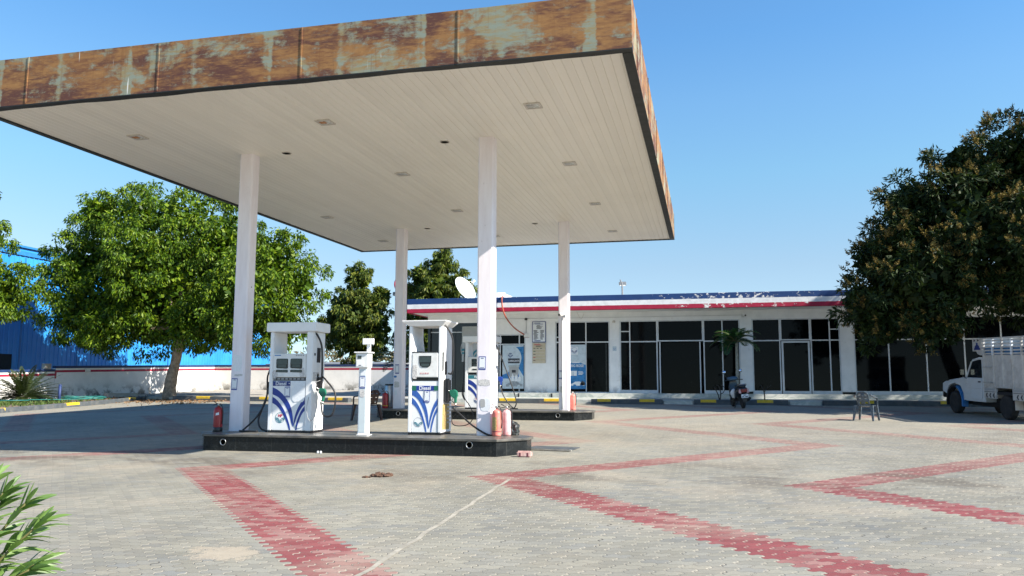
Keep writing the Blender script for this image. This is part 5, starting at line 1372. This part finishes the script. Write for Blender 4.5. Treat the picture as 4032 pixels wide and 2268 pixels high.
def blooms(t, c, d):
    rng = np.random.default_rng(77); k = 7
    o = np.array(t.location); w = c+o
    ph = np.sin(w[:, 0]*1.5)*np.sin(w[:, 1]*1.9+1)+np.sin(w[:, 2]*1.8+2)+(d[:, 2]+.2)*.5
    pick = (rng.random(len(c)) < np.where(ph > .1, .95, .45))
    cc = np.repeat(c[pick], k, 0); dd = np.repeat(d[pick], k, 0)
    q = unit(rng.normal(size=cc.shape)*.75+dd*1.2+np.array([0, 0, .3])); base = cc+q*rng.uniform(.22, .46, len(cc))[:, None]
    ax = unit(q*.7+np.array([0, 0, .45])+rng.normal(size=q.shape)*.2); per = 34
    P0 = np.repeat(base, per, 0); axr = np.repeat(ax, per, 0); tt = rng.random(len(P0)); ln = np.repeat(rng.uniform(.16, .34, len(base)), per)
    off = rng.normal(size=P0.shape); off -= axr*np.sum(off*axr, 1)[:, None]; off = unit(off)
    P = P0+axr*(tt*ln)[:, None]; Dr = unit(off+axr*.5); L = (ln*.42*(1-tt)+.02)*rng.uniform(.7, 1.2, len(P))
    mesh_quads('blossom', leaf_quads(P, Dr, L, np.minimum(L*.5, .03)+.006, rng), M['blossom'], t)
tree('big dark mango tree in brown bloom at the right edge, overhanging the truck', (11.4, 30.9, .86), sphere_blobs(RB, 1.0), 7.0, 120, (.15, .26), .28, .35, (.28, .52), 41, M['leaf_mango'], M['bark_dark'],
     [(11.4, 30.9, .8), (11.3, 30.8, 1.8), (11.0, 30.6, 3.0), (10.7, 30.4, 4.4)], [.36, .32, .28, .24], 12, name='mango_tree', extra=blooms, keep=lambda c: (c[:, 1] < 34.2) | (c[:, 2] > 5.7), cover=.93)
# dry scrub far behind the back wall
rng = np.random.default_rng(5)
SB = [(x, rng.uniform(64, 92), 1.6, rng.uniform(2, 4), rng.uniform(2, 3), rng.uniform(1.6, 3.4)) for x in np.linspace(-46, -16, 26)]
q, c, d = clump_leaves(SB, 1.6, 40, (.3, .6), .35, .1, (.5, 1.0), 51, (0, 0, 0))
tag(mesh_quads('scrub', q, M['leaf_scrub']), kind='stuff')

# ------------------------------------------------------------------ palms and small plants
def frond(root, az, el0, ln, n, ll, lw, bend, rng, two=True, vee=.5, tipk=.35):
    """arching rachis with leaflets; returns (rachis points, quads)"""
    pts = []; p = Vector(root); e = el0
    for i in range(13):
        pts.append(p.copy()); s_ = ln/12
        p += Vector((math.cos(az)*math.cos(e), math.sin(az)*math.cos(e), math.sin(e)))*s_; e -= bend/12
    Q = []
    for k in range(n):
        t = .10+.90*k/(n-1); f = t*12; i = min(int(f), 11); a, b_ = pts[i], pts[i+1]; q = a.lerp(b_, f-i); tg = (b_-a).normalized()
        sd = tg.cross(Vector((0, 0, 1))).normalized(); upv = sd.cross(tg)
        l_ = ll*(math.sin(PI*min(t*.93+.1, 1))**.6*(1-tipk)+tipk*(1-t))
        for s_ in (-1, 1):
            dr = (sd*s_*.85+tg*.55+upv*vee*.6+Vector((rng.uniform(-.1, .1), rng.uniform(-.1, .1), rng.uniform(-.22, .05)))).normalized()
            wv = dr.cross(upv).normalized()*lw*.5
            drop = Vector((0, 0, -l_*.12))
            Q.append([q, q+dr*l_*.4+wv, q+dr*l_+drop, q+dr*l_*.4-wv])
    return pts, Q
def palm(label, base, top_z, nf, ln, ll, lw, seed, trunk_r, name='palm_tree', n=26):
    t = thing(name, label, 'palm', base); rng = random.Random(seed); Q = []; mb = MB(); b_ = Vector(base)
    top = Vector((rng.uniform(-.05, .05), 0, top_z-base[2]))
    for k in range(nf):
        az = 2*PI*k/nf+rng.uniform(-.25, .25); el = rng.uniform(.7, 1.4) if k % 3 else rng.uniform(.15, .6)
        pts, q = frond(top, az, el, ln*rng.uniform(.8, 1.1), n, ll, lw, rng.uniform(1.1, 1.9), rng); Q += q
        mb.tube(pts, [.018*(1-i/14) for i in range(13)], 5)
    cr = mesh_quads('crown', np.array([[tuple(v) for v in q] for q in Q]), M['leaf_palm'], t)
    mb.build('frond_stems', M['stem'], t)
    tr = MB(); N = 16; path = [Vector((math.sin(i/N*2)*.02, 0, i/N*top.z)) for i in range(N+1)]
    tr.tube(path, [trunk_r*(1.25-.35*i/N)*(1+.05*(i % 2)) for i in range(N+1)], 12); tr.build('trunk', M['palm_trunk'], t)
    return t
palm('small feathery palm with a slim ringed trunk behind the scooter', (1.27, 34.35, 1.10), 3.42, 17, 1.2, .46, .045, 3, .06)
palm('palm with upright fronds at the left end of the building, behind the flared dispenser', (-14.6, 38.2, 1.1), 2.7, 16, 1.9, .55, .05, 9, .11)
sg = thing('sago_palm', 'low spiky sago palm in the bed by the left boundary wall', 'sago palm', (-28.1, 29.0, .88)); rng_ = random.Random(4); Q = []; mb = MB()
for k in range(64):
    az = 2*PI*k/64*3.3; el = -.02+1.2*(((k*7) % 64)/64)**1.5
    pts, q = frond((0, 0, .22), az, el, 1.75*rng_.uniform(.85, 1.1), 46,   .24, .040, .60, rng_, vee=.35, tipk=.2); Q += q
    mb.tube(pts, [.012*(1-i/14) for i in range(13)], 4)
mesh_quads('crown', np.array([[tuple(v) for v in q] for q in Q]), M['leaf_sago'], sg); mb.build('frond_stems', M['leaf_sago'], sg)
MB().lathe([(.18, -.05), (.2, .1), (.12, .24), (.0, .28)], n=14).build('trunk', M['bark_dark'], sg)
def sapling(label, x, y, forks):
    t = thing('bare_sapling', label, 'sapling', (x, y, g(x, y)+.155)); mb = MB()
    for pts, r in forks: mb.tube(smooth_path(pts, 4), r, 6)
    mb.build('stem', M['bark_dark'], t); return t
sapling('bare forked stump on the walkway just left of the scooter', .55, 33.75, [([(0, 0, 0), (-.06, 0, .25), (-.2, 0, .52)], .022), ([(.02, 0, 0), (.05, .0, .28), (-.02, 0, .55), (-.12, 0, .6)], .02), ([(.04, 0, .25), (.16, 0, .32), (.2, 0, .5), (.06, 0, .62)], .016)])
sapling('bare two-armed stump on the walkway right of the scooter', 2.28, 33.75, [([(0, 0, 0), (-.02, 0, .35), (-.14, 0, .62)], .024), ([(-.02, 0, .32), (.1, 0, .48), (.26, .0, .62)], .017), ([(.08, 0, .46), (.14, 0, .6)], .012)])
# weeds and fallen leaves in the bed
rng = np.random.default_rng(8)
n = 2600; px = rng.uniform(-28.8, -24.9, n); py = rng.uniform(16, 31.5, n); ok = rng.random(n) < np.clip(.75-np.abs(py-27.0)*.16-(px > -25.6)*.35, .05, 1)
px, py = px[ok], py[ok]; k = 5
P = np.stack([np.repeat(px, k), np.repeat(py, k), np.repeat(GA*px+GB*py+.10, k)], 1)+rng.normal(size=(len(px)*k, 3))*np.array([.06, .06, 0])
Dr = unit(rng.normal(size=P.shape)*.6+np.array([0, 0, .9])); L = rng.uniform(.05, .17, len(P))
tag(mesh_quads('weeds', leaf_quads(P, Dr, L, L*.3, rng), M['leaf_grass']), kind='stuff')
n = 2400; px = rng.uniform(-28.5, -21.0, n); py = 34.6-np.abs(rng.normal(size=n))*2.0; inb = (px < -24.6-(py-28)*.2)
z = GA*px+GB*py+np.where(inb, .125, .02); P = np.stack([px, py, z], 1)
Dr = unit(rng.normal(size=P.shape)*np.array([1, 1, .25])); L = rng.uniform(.06, .14, n)
tag(mesh_quads('fallen_leaves', leaf_quads(P, Dr, L, L*.5, rng), M['leaf_dry']), kind='stuff')
# garden hose coils and blue post
gh = thing('garden_hose', 'coiled teal garden hose lying on the bed near the wall', 'hose', (-27.2, 31.4, g(-27.2, 31.4)+.13)); pts = []
for i in range(150):
    a = i*.21; r = .62-.10*math.sin(i*.13)+.06*math.sin(i*.71); pts.append((r*1.5*math.cos(a)*.9, r*math.sin(a)*1.4, .02+.10*(i/150)+.02*math.sin(i)))
pts += [(1.2, -.9, .04), (.9, -2.0, .03), (.2, -3.2, .03), (.9, -4.0, .03), (.3, -4.8, .03)]
MB().tube(pts, .022, 7).build('coil', M['hose_teal'], gh)
bp = MB().tube([(0, 0, -.1), (0, 0, .72)], .055, 10); bp.tube([(0, 0, .722), (0, 0, .75)], .06, 10)
tag(bp.build('post', M['post_blue'], loc=(-26.55, 29.3, g(-26.5, 29.3)+.1)), 'short blue post standing in the bed right of the sago palm', 'post')
sl_ = MB().bbox(-.7, .7, -.3, .3, 0, .22, .03).build('stone_slab', M['concrete'], loc=(-27.0, 33.6, g(-27, 33.6)+.10)); sl_.rotation_euler = (0, 0, R(60)); tag(sl_, 'pale stone slab lying behind the coiled hose', 'slab')

# ------------------------------------------------------------------ oleander in the left foreground
ol = thing('oleander', 'oleander shrub with long narrow pale green leaves in the near left corner', 'shrub', (-4.35, 4.0, .1)); rng_ = random.Random(12)
o_ = Vector(ol.location); Q = []; mb = MB()
def ole_stem(pts, r, l0, n_whorl):
    p = smooth_path([Vector(q)-o_ for q in pts], 8); mb.tube(p, [r*(1-.5*i/len(p)) for i in range(len(p))], 7)
    N = len(p)
    for w in range(n_whorl):
        t = l0+(1-l0)*w/(n_whorl-1); i = min(int(t*(N-1)), N-2); q = p[i]; tg = (p[i+1]-p[i]).normalized(); a0 = w*1.05
        nl = 3 if w < n_whorl-1 else 5
        for k in range(nl):
            az = a0+2*PI*k/nl+rng_.uniform(-.25, .25); x_ = tg.orthogonal().normalized(); y_ = tg.cross(x_)
            open_ = (1.15-.80*(w/(n_whorl-1)))*rng_.uniform(.8, 1.2)
            dr = (tg*math.cos(open_)+(x_*math.cos(az)+y_*math.sin(az))*math.sin(open_)).normalized()
            l_ = rng_.uniform(.19, .27)*(1 if w < n_whorl-1 else .8); wd_ = l_*.150
            sd = dr.cross(tg); sd = sd.normalized() if sd.length > .05 else x_
            upv = sd.cross(dr); c0 = q; S = 5; prev = None
            for s_ in range(S+1):
                u = s_/S; wv = wd_*.5*math.sin(PI*(u*.92+.06))**.8
                cc = c0+dr*l_*u+Vector((0, 0, -1))*l_*.28*u*u
                cur = (cc+sd*wv+upv*wv*.35, cc, cc-sd*wv+upv*wv*.35)
                if prev: Q.append((prev[0], cur[0], cur[1], prev[1])); Q.append((prev[1], cur[1], cur[2], prev[2]))
                prev = cur
for base_, tip, nw in (((-4.32, 4.0), (-3.99, 4.22, 1.00), 11), ((-4.40, 4.0), (-4.14, 4.2, 1.06), 11), ((-4.30, 3.95), (-3.86, 4.15, .62), 9), ((-4.28, 4.0), (-3.97, 4.3, .62), 9), ((-4.4, 3.9), (-4.10, 4.0, .80), 10),
                       ((-4.32, 3.8), (-3.80, 3.95, .45), 8), ((-4.5, 3.9), (-4.42, 4.4, 1.12), 11), ((-4.35, 4.1), (-4.05, 4.35, .84), 10), ((-4.3, 3.9), (-3.95, 4.0, .50), 8), ((-4.45, 4.05), (-4.25, 4.3, .98), 11), ((-4.4, 3.85), (-4.15, 3.95, .58), 9), ((-4.25, 3.9), (-3.78, 4.05, .52), 9), ((-4.3, 4.05), (-3.90, 4.25, .88), 10), ((-4.25, 3.75), (-3.85, 3.8, .36), 8)):
    a_, c_ = Vector((*base_, .10)), Vector(tip); mid = a_.lerp(c_, .55); mid.z += .10; mid.x -= .05
    ole_stem([a_, a_.lerp(mid, .5)+Vector((-.02, 0, .04)), mid, c_], .012, .30, nw)
def mesh_grid(name, Q, mt, parent):
    """leaf strips: shared vertices are merged so that each leaf stays one island"""
    me = bpy.data.meshes.new(name); vs = [tuple(v) for q in Q for v in q]; me.from_pydata(vs, [], [tuple(range(i*4, i*4+4)) for i in range(len(Q))])
    bm = bmesh.new(); bm.from_mesh(me); bmesh.ops.remove_doubles(bm, verts=bm.verts, dist=1e-5); bm.to_mesh(me); bm.free()
    me.polygons.foreach_set('use_smooth', [True]*len(me.polygons)); me.materials.append(mt)
    o = bpy.data.objects.new(name, me); col.objects.link(o); o.parent = parent; return o
mesh_grid('foliage', Q, M['leaf_ole'], ol); mb.build('stems', M['stem'], ol)

# ------------------------------------------------------------------ scooter (local: +Y forward, origin under the rear wheel)
s_ = thing('scooter', 'black scooter with a red tail lamp parked on its stand in front of the palm', 'scooter', (1.34, 31.0, g(1.34, 31.0)), R(14))
s_.rotation_euler = (R(1.5), R(-6), R(14))
def wheel(t, x, y, z, r, w, name='wheel'):
    Xw = Matrix.Rotation(R(90), 4, 'Y')
    o = MB().lathe([(r*.62, -w*.42), (r*.86, -w*.5), (r*.97, -w*.38), (r, -w*.12), (r, w*.12), (r*.97, w*.38), (r*.86, w*.5), (r*.62, w*.42)], (0, 0, 0), 32, Xw).build(name, M['tyre'], t, loc=(x, y, z))
    MB().lathe([(0, -w*.30), (r*.16, -w*.36), (r*.2, -w*.25), (r*.42, -w*.20), (r*.58, -w*.40), (r*.64, -w*.42), (r*.64, w*.42), (r*.58, w*.40), (r*.42, w*.20), (r*.2, w*.25), (r*.16, w*.36), (0, w*.30)], (0, 0, 0), 28, Xw).build('rim', M['rim'], o)
    return o
wheel(s_, 0, 0, .225, .225, .10); wheel(s_, 0, 1.26, .225, .225, .10)
def loft(mb, secs):
    """skin closed rings of equal length"""
    n = len(secs[0]); b_ = [p for s in secs for p in s]
    fs = [(i*n+j, i*n+(j+1) % n, (i+1)*n+(j+1) % n, (i+1)*n+j) for i in range(len(secs)-1) for j in range(n)]
    fs += [tuple(range(n-1, -1, -1)), tuple((len(secs)-1)*n+j for j in range(n))]
    return mb.add(b_, fs, True)
def ring(y, zc, hx, hz, n=16, p=2.6, zc2=None):
    out = []
    for j in range(n):
        a = 2*PI*j/n; cx, sx = math.cos(a), math.sin(a)
        out.append((hx*math.copysign(abs(cx)**(2/p), cx), y, zc+hz*math.copysign(abs(sx)**(2/p), sx)))
    return out
loft(MB(), [ring(-.34, .66, .05, .05), ring(-.30, .66, .13, .10), ring(-.15, .64, .19, .15), ring(.10, .58, .21, .20), ring(.35, .52, .19, .20), ring(.52, .45, .13, .15)]).build('rear_body', M['scooter'], s_)
loft(MB(), [ring(-.26, .80, .10, .03), ring(-.18, .825, .14, .05), ring(.10, .82, .15, .055), ring(.38, .79, .12, .05), ring(.48, .77, .06, .03)]).build('seat', M['cushion'], s_)
MB().tube(smooth_path([(-.15, .02, .82), (-.14, -.22, .86), (-.07, -.34, .89), (.07, -.34, .89), (.14, -.22, .86), (.15, .02, .82)], 6), .016, 8).build('grab_rail', M['steel'], s_)
MB().bbox(-.12, .12, -.365, -.31, .60, .71, .02).build('tail_lamp', M['tail_red'], s_)
for k in (-1, 1):
    MB().prism([(k*.13, .72), (k*.18, .70), (k*.19, .58), (k*.10, .55)], -.345, -.29).build('indicator', M['pink_faded'], s_, bevel=.008)
pl = MB().bbox(-.13, .13, -.372, -.362, .40, .53, .01).build('number_plate', M['paper'], s_)
MB().box(-.05, .05, -.375, -.3725, .485, .51).build('plate_mark', M['dark_print'], pl)
MB().box(-.10, -.03, -.375, -.3725, .425, .455).build('plate_mark', M['dark_print'], pl); MB().box(.01, .11, -.375, -.3725, .425, .455).build('plate_mark', M['dark_print'], pl)
MB().prism([(-.09, .41), (.09, .41), (.07, .24), (-.07, .24)], -.33, -.30).build('mudguard', M['black'], s_)
MB().bbox(-.19, .19, .45, .85, .24, .32, .03).build('footboard', M['black'], s_)
loft(MB(), [ring(.80, .30, .17, .05), ring(.88, .50, .20, .08), ring(.95, .75, .19, .08), ring(.98, .92, .13, .07), ring(.97, 1.0, .08, .04)]).build('leg_shield', M['scooter'], s_)
loft(MB(), [ring(.86, 1.03, .08, .03), ring(.90, 1.06, .19, .075), ring(1.0, 1.06, .20, .085), ring(1.10, 1.03, .12, .06)]).build('headlamp_cowl', mat('blue_grey_cowl', (.04, .075, .11), .2, var=.1), s_)
loft(MB(), [ring(1.06, .46, .08, .05), ring(1.16, .49, .085, .06), ring(1.30, .50, .08, .05), ring(1.44, .42, .06, .05)]).build('front_mudguard', M['scooter'], s_)
MB().tube([(-.36, .86, 1.0), (-.2, .92, 1.02), (.2, .92, 1.02), (.36, .86, 1.0)], .018, 8).build('handlebar', M['black'], s_)
for k in (-1, 1):
    mr = MB().tube(smooth_path([(k*.2, .92, 1.04), (k*.26, .90, 1.18), (k*.30, .88, 1.30)], 4), .008, 6).build('mirror', M['black'], s_)
    MB().lathe([(0, -.012), (.06, -.012), (.066, 0), (.05, .03), (0, .035)], (0, 0, 0), 20, Matrix.Rotation(R(-80 if k > 0 else -95), 4, 'X') @ Matrix.Diagonal((1.15, .85, 1, 1))).build('mirror_shell', M['black'], mr, loc=(k*.31, .88, 1.33))
    MB().lathe([(0, -.0135), (.056, -.0135), (.056, -.0125), (0, -.0125)], (0, 0, 0), 20, Matrix.Rotation(R(-80 if k > 0 else -95), 4, 'X') @ Matrix.Diagonal((1.15, .85, 1, 1)) @ Matrix.Rotation(PI, 4, 'X') @ Matrix.Translation((0, 0, .026))).build('mirror_glass', M['chrome'], mr, loc=(k*.31, .88, 1.33))
ex = MB().tube([(.16, .25, .26), (.18, -.05, .30), (.19, -.26, .36)], [.045, .06, .055], 12).build('exhaust', M['under'], s_)
MB().tube([(-.08, .35, .25), (-.24, .28, .02)], .013, 6).build('side_stand', M['black'], s_)
wbag = bpy.data.meshes.new('carrier_bag'); bm = bmesh.new(); bmesh.ops.create_icosphere(bm, subdivisions=3, radius=1); rb = random.Random(9)
for v in bm.verts: v.co = Vector((v.co.x*.10*(1+rb.uniform(-.2, .2)), v.co.y*.10*(1+rb.uniform(-.2, .2)), v.co.z*.17*(1+rb.uniform(-.15, .15))))
bm.to_mesh(wbag); bm.free(); wbag.materials.append(M['paper']); cb_ = bpy.data.objects.new('carrier_bag', wbag); cb_.location = (1.02, 31.35, g(1, 31.3)+.52); col.objects.link(cb_); tag(cb_, 'white carrier bag hanging at the left side of the scooter', 'bag')

# ------------------------------------------------------------------ pickup truck (local: +Y forward, origin on the ground under the left front wheel's outer side)
tk = thing('pickup_truck', 'white pickup truck with a tall ribbed cargo box and blue trim at the right edge', 'truck', (7.86, 29.28, g(7.86, 29.28)), 0)
tk.rotation_euler = (R(1.58), 0, math.atan2(.164, .986))
TW = 1.62
for (y) in (0, -3.12):
    for x in (.12, TW-.12): wheel(tk, x, y, .36, .36, .22)
def side(mb, pts, x0, x1): return mb.prism([(a, c) for a, c in pts], x0, x1, 'x')
# bonnet and front end
hood = [(.86, .52), (.90, .80), (.84, .98), (.70, 1.06), (-.30, 1.17), (-.72, 1.19), (-.78, .50), (-.55, .42), (-.52, .62), (-.36, .80), (0, .86), (.36, .80), (.52, .60), (.56, .45), (.80, .44)]
side(MB(), hood, .20, TW-.20).build('bonnet', M['truck'], tk, bevel=.02)
for (x0, x1) in ((.02, .198), (TW-.198, TW-.02)):
    arch = [(.50*math.cos(R(-12+i*17)), .36+.50*math.sin(R(-12+i*17))) for i in range(13)]
    out_ = [(.565*math.cos(R(-12+i*17)), .36+.565*math.sin(R(-12+i*17))) for i in range(13)]
    for nm, rg, m_ in (('wheel_arch', range(0, 7), M['under']), ('wheel_arch', range(7, 12), M['truck_blue'])):
        mb = MB()
        for i in rg: mb.prism([arch[i], arch[i+1], out_[i+1], out_[i]], x0, x1, 'x')
        mb.build(nm, m_, tk)
    side(MB(), [(.56, .62), (.84, .70), (.82, .95), (.62, 1.02), (-.72, 1.13), (-.76, .46), (-.60, .46), (-.58, .66), (-.40, .90), (0, .98), (.40, .90), (.55, .70)], x0+.03, x1-.002).build('wing', M['truck'], tk)
MB().bbox(.1, TW-.1, .87, .98, .48, .66, .02).build('bumper', M['under'], tk)
MB().box(.45, TW-.45, .905, .925, .70, .95).build('grille', M['under'], tk)
for x in (.30, TW-.30): MB().lathe([(0, .0), (.09, .0), (.10, -.02)], (0, 0, 0), 20, Matrix.Rotation(R(-90), 4, 'X')).build('headlight', M['lamp_glass'], tk, loc=(x, .90, .85))
# cab
cab = [(-.74, .42), (-.76, 1.18), (-1.14, 1.66), (-1.22, 1.72), (-1.75, 1.80), (-2.20, 1.80), (-2.22, .42)]
side(MB(), [(-.76, .44), (-.76, 1.17), (-1.97, 1.17), (-1.97, .44)], .03, TW-.03).build('cab', M['truck'], tk, bevel=.02)
side(MB(), [(-1.12, 1.66), (-1.2, 1.735), (-1.60, 1.80), (-1.97, 1.80), (-1.97, 1.73), (-1.58, 1.725), (-1.16, 1.65)], .07, TW-.07).build('roof', M['truck'], tk, bevel=.015)
for x0, x1 in ((.05, .10), (TW-.10, TW-.05)):
    side(MB(), [(-.76, 1.172), (-.85, 1.172), (-1.22, 1.67), (-1.14, 1.67)], x0, x1).build('windscreen_pillar', M['truck'], tk)
    side(MB(), [(-1.80, 1.172), (-1.96, 1.172), (-1.96, 1.73), (-1.80, 1.73)], x0, x1).build('rear_pillar', M['truck'], tk)
    side(MB(), [(-.86, 1.172), (-1.798, 1.172), (-1.798, 1.725), (-1.60, 1.72), (-1.215, 1.668)], x0+.012, x1-.012).build('side_window', M['auto_glass'], tk)
mb = MB(); mb.add([(x, y, z) for x in (.101, TW-.101) for y, z in ((-.79, 1.173), (-1.16, 1.665))], [(0, 1, 3, 2)]); mb.build('windscreen', M['auto_glass'], tk)
mb = MB(); mb.add([(x, -1.95, z) for x in (.1, TW-.1) for z in (1.173, 1.73)], [(0, 1, 3, 2)]); mb.build('rear_window', M['auto_glass'], tk)
dd = MB(); side(dd, [(-.98, .52), (-.94, .60), (-.92, 1.155), (-1.82, 1.155), (-1.84, .60), (-1.77, .52)], .014, .028); dd = dd.build('door', M['truck'], tk, bevel=.006)
MB().box(.004, .0135, -1.76, -1.62, 1.03, 1.07).build('handle', M['black'], dd)
for z in (.66, .98): MB().box(.002, .0135, -.97, -.90, z, z+.04).build('hinge', M['truck'], dd)
MB().box(.010,   .0135, -1.80, -.95, .845, .853).build('crease', M['truck_box'], dd)
mr = MB().tube([(.03, -.86, 1.14), (-.07, -.84, 1.20), (-.09, -.84, 1.26)], .012, 6).build('mirror', M['black'], tk)
MB().bbox(-.16, -.03, -.87, -.81, 1.24, 1.43, .02).build('mirror_shell', M['black'], mr)
MB().box(-.15, -.04, -.8725, -.8705, 1.255, 1.415).build('mirror_glass', M['chrome'], mr)
# chassis
MB().box(.35, .48, -5.4, .8, .42, .56).build('chassis_rail', M['under'], tk); MB().box(TW-.48, TW-.35, -5.4, .8, .42, .56).build('chassis_rail', M['under'], tk)
MB().box(.30, TW-.30, -2.6, -.6, .30, .42).build('underbody', M['under'], tk)
for y in (0, -3.12): MB().tube([(.2, y, .36), (TW-.2, y, .36)], .06, 8).build('axle', M['under'], tk)
# cargo box
BX0, BX1, by0, by1, bz0, bzt = -.02, TW+.02, -5.2, -2.02, .74, 2.30
def ribbed(x0, x1, face):
    mb = MB(); prof = []; y = by1
    while y > by0+.05:
        y2 = max(y-.52, by0)
        prof += [(y, 0), (y-.05, 0), (y-.065, .03), (y2+.025, .03), (y2+.01, 0)]; y = y2
    n = len(prof); vs = []
    for z in (bz0+.16, 1.86):
        vs += [((x0 if face < 0 else x1)-face*d, yy, z) for yy, d in prof]
    vs += [((x0+.06 if face < 0 else x1-.06), yy, z) for z in (bz0+.16, 1.86) for yy in (by1, by0)]
    k = 2*n
    mb.add(vs, [(i, i+1, n+i+1, n+i) for i in range(n-1)]+[(k, k+1, k+3, k+2)]); return mb
for face in (-1, 1): ribbed(BX0, BX1, face).build('box_side', M['truck_box'], tk)
MB().box(BX0+.062, BX1-.062, by1-.05, by1, bz0, 2.05).build('box_front', M['truck_box'], tk)
MB().box(BX0+.062, BX1-.062, by0, by0+.05, bz0, 2.05).build('tailgate', M['truck_box'], tk)
MB().box(BX0+.02, BX1-.02, by0, by1, bz0-.04, bz0+.05).build('load_floor', M['under'], tk)
for x0, x1 in ((BX0-.005, BX0+.045), (BX1-.045, BX1+.005)):
    for (a, c) in ((-2.02, -2.72), (-3.60, -5.2)):
        sk = MB().box(x0, x1, c, a, bz0-.16, bz0+.158).build('skirt', M['truck_box'], tk)
        xf = x0-.003
        mb = MB(); mb.box(xf, x0+.0, c+.03, a-.03, bz0+.03, bz0+.045); mb.build('painted_line', M['dark_print'], sk)
        mb = MB(); mb.box(xf, x0+.0, c+.05, a-.05, bz0+.075, bz0+.135); mb.build('painted_band', M['grey_print'], sk)
        y = c+.08
        while y < a-.12:
            MB().prism([(y, bz0-.14), (y+.06, bz0-.14), (y+.12, bz0-.07), (y+.06, bz0+.0), (y, bz0+.0), (y+.05, bz0-.07)], xf, x0, 'x').build('arrow_mark', M['dark_print'], sk); y += .20
    # slatted upper part with posts
    for k in range(5):
        z = 1.88+k*.095
        MB().box(x0+.008, x1-.008, by0, by1, z, z+.045).build('slat', M['truck_box'], tk)
    y = by1-.02; i = 0
    while y > by0-.01:
        MB().box(x0, x1, y-.06, y, 1.861, bzt+.03).build('stake', M['truck_box'] if i not in (1, 3) else M['paper'], tk); y -= .515; i += 1
    MB().box(x0, x1, by0, by1, bzt+.031, bzt+.075).build('top_rail', M['truck_box'], tk)
MB().box(BX0+.06, BX1-.06, by0+.06, by1-.06, 1.75, 2.12).build('tarpaulin', M['truck_blue'], tk)
# header board over the cab
side(MB(), [(-1.44, 1.98), (-1.44, 2.37), (-2.015, 2.37), (-2.015, 1.86), (-1.89, 1.86), (-1.72, 1.90), (-1.66, 1.98)], BX0, BX0+.04).build('header_board', M['truck_box'], tk)
side(MB(), [(-1.44, 1.98), (-1.44, 2.37), (-2.015, 2.37), (-2.015, 1.86), (-1.89, 1.86), (-1.72, 1.90), (-1.66, 1.98)], BX1-.04, BX1).build('header_board', M['truck_box'], tk)
MB().box(BX0+.041, BX1-.041, -1.48, -1.44, 1.98, 2.37).build('header_board', M['truck_box'], tk)
hb = side(MB(), [(-1.53, 2.02), (-1.91, 2.02), (-1.91, 2.06), (-1.85, 2.10), (-1.85, 2.14), (-1.77, 2.17), (-1.77, 2.24), (-1.67, 2.24), (-1.67, 2.17), (-1.59, 2.14), (-1.59, 2.10), (-1.53, 2.06)], BX0-.004, BX0-.0005).build('painted_dome', M['navy'], tk)
for a in (-1.50, -1.72): side(MB(), [(a, 2.28), (a-.09, 2.28), (a-.13, 2.31), (a-.09, 2.34), (a, 2.34), (a-.04, 2.31)], BX0-.004, BX0-.0005).build('arrow_mark', M['dark_print'], tk)
# ladder rungs and mudflap
for z in (1.05, 1.50): MB().tube([(BX0-.0, -2.10, z), (BX0-.05, -2.10, z), (BX0-.05, -2.52, z), (BX0, -2.52, z)], .014, 6).build('ladder_rung', M['truck_box'], tk)
for x in (.02, TW-.24): MB().box(x, x+.22, -3.63, -3.61, .30, .73).build('mudflap', M['truck_box'], tk)
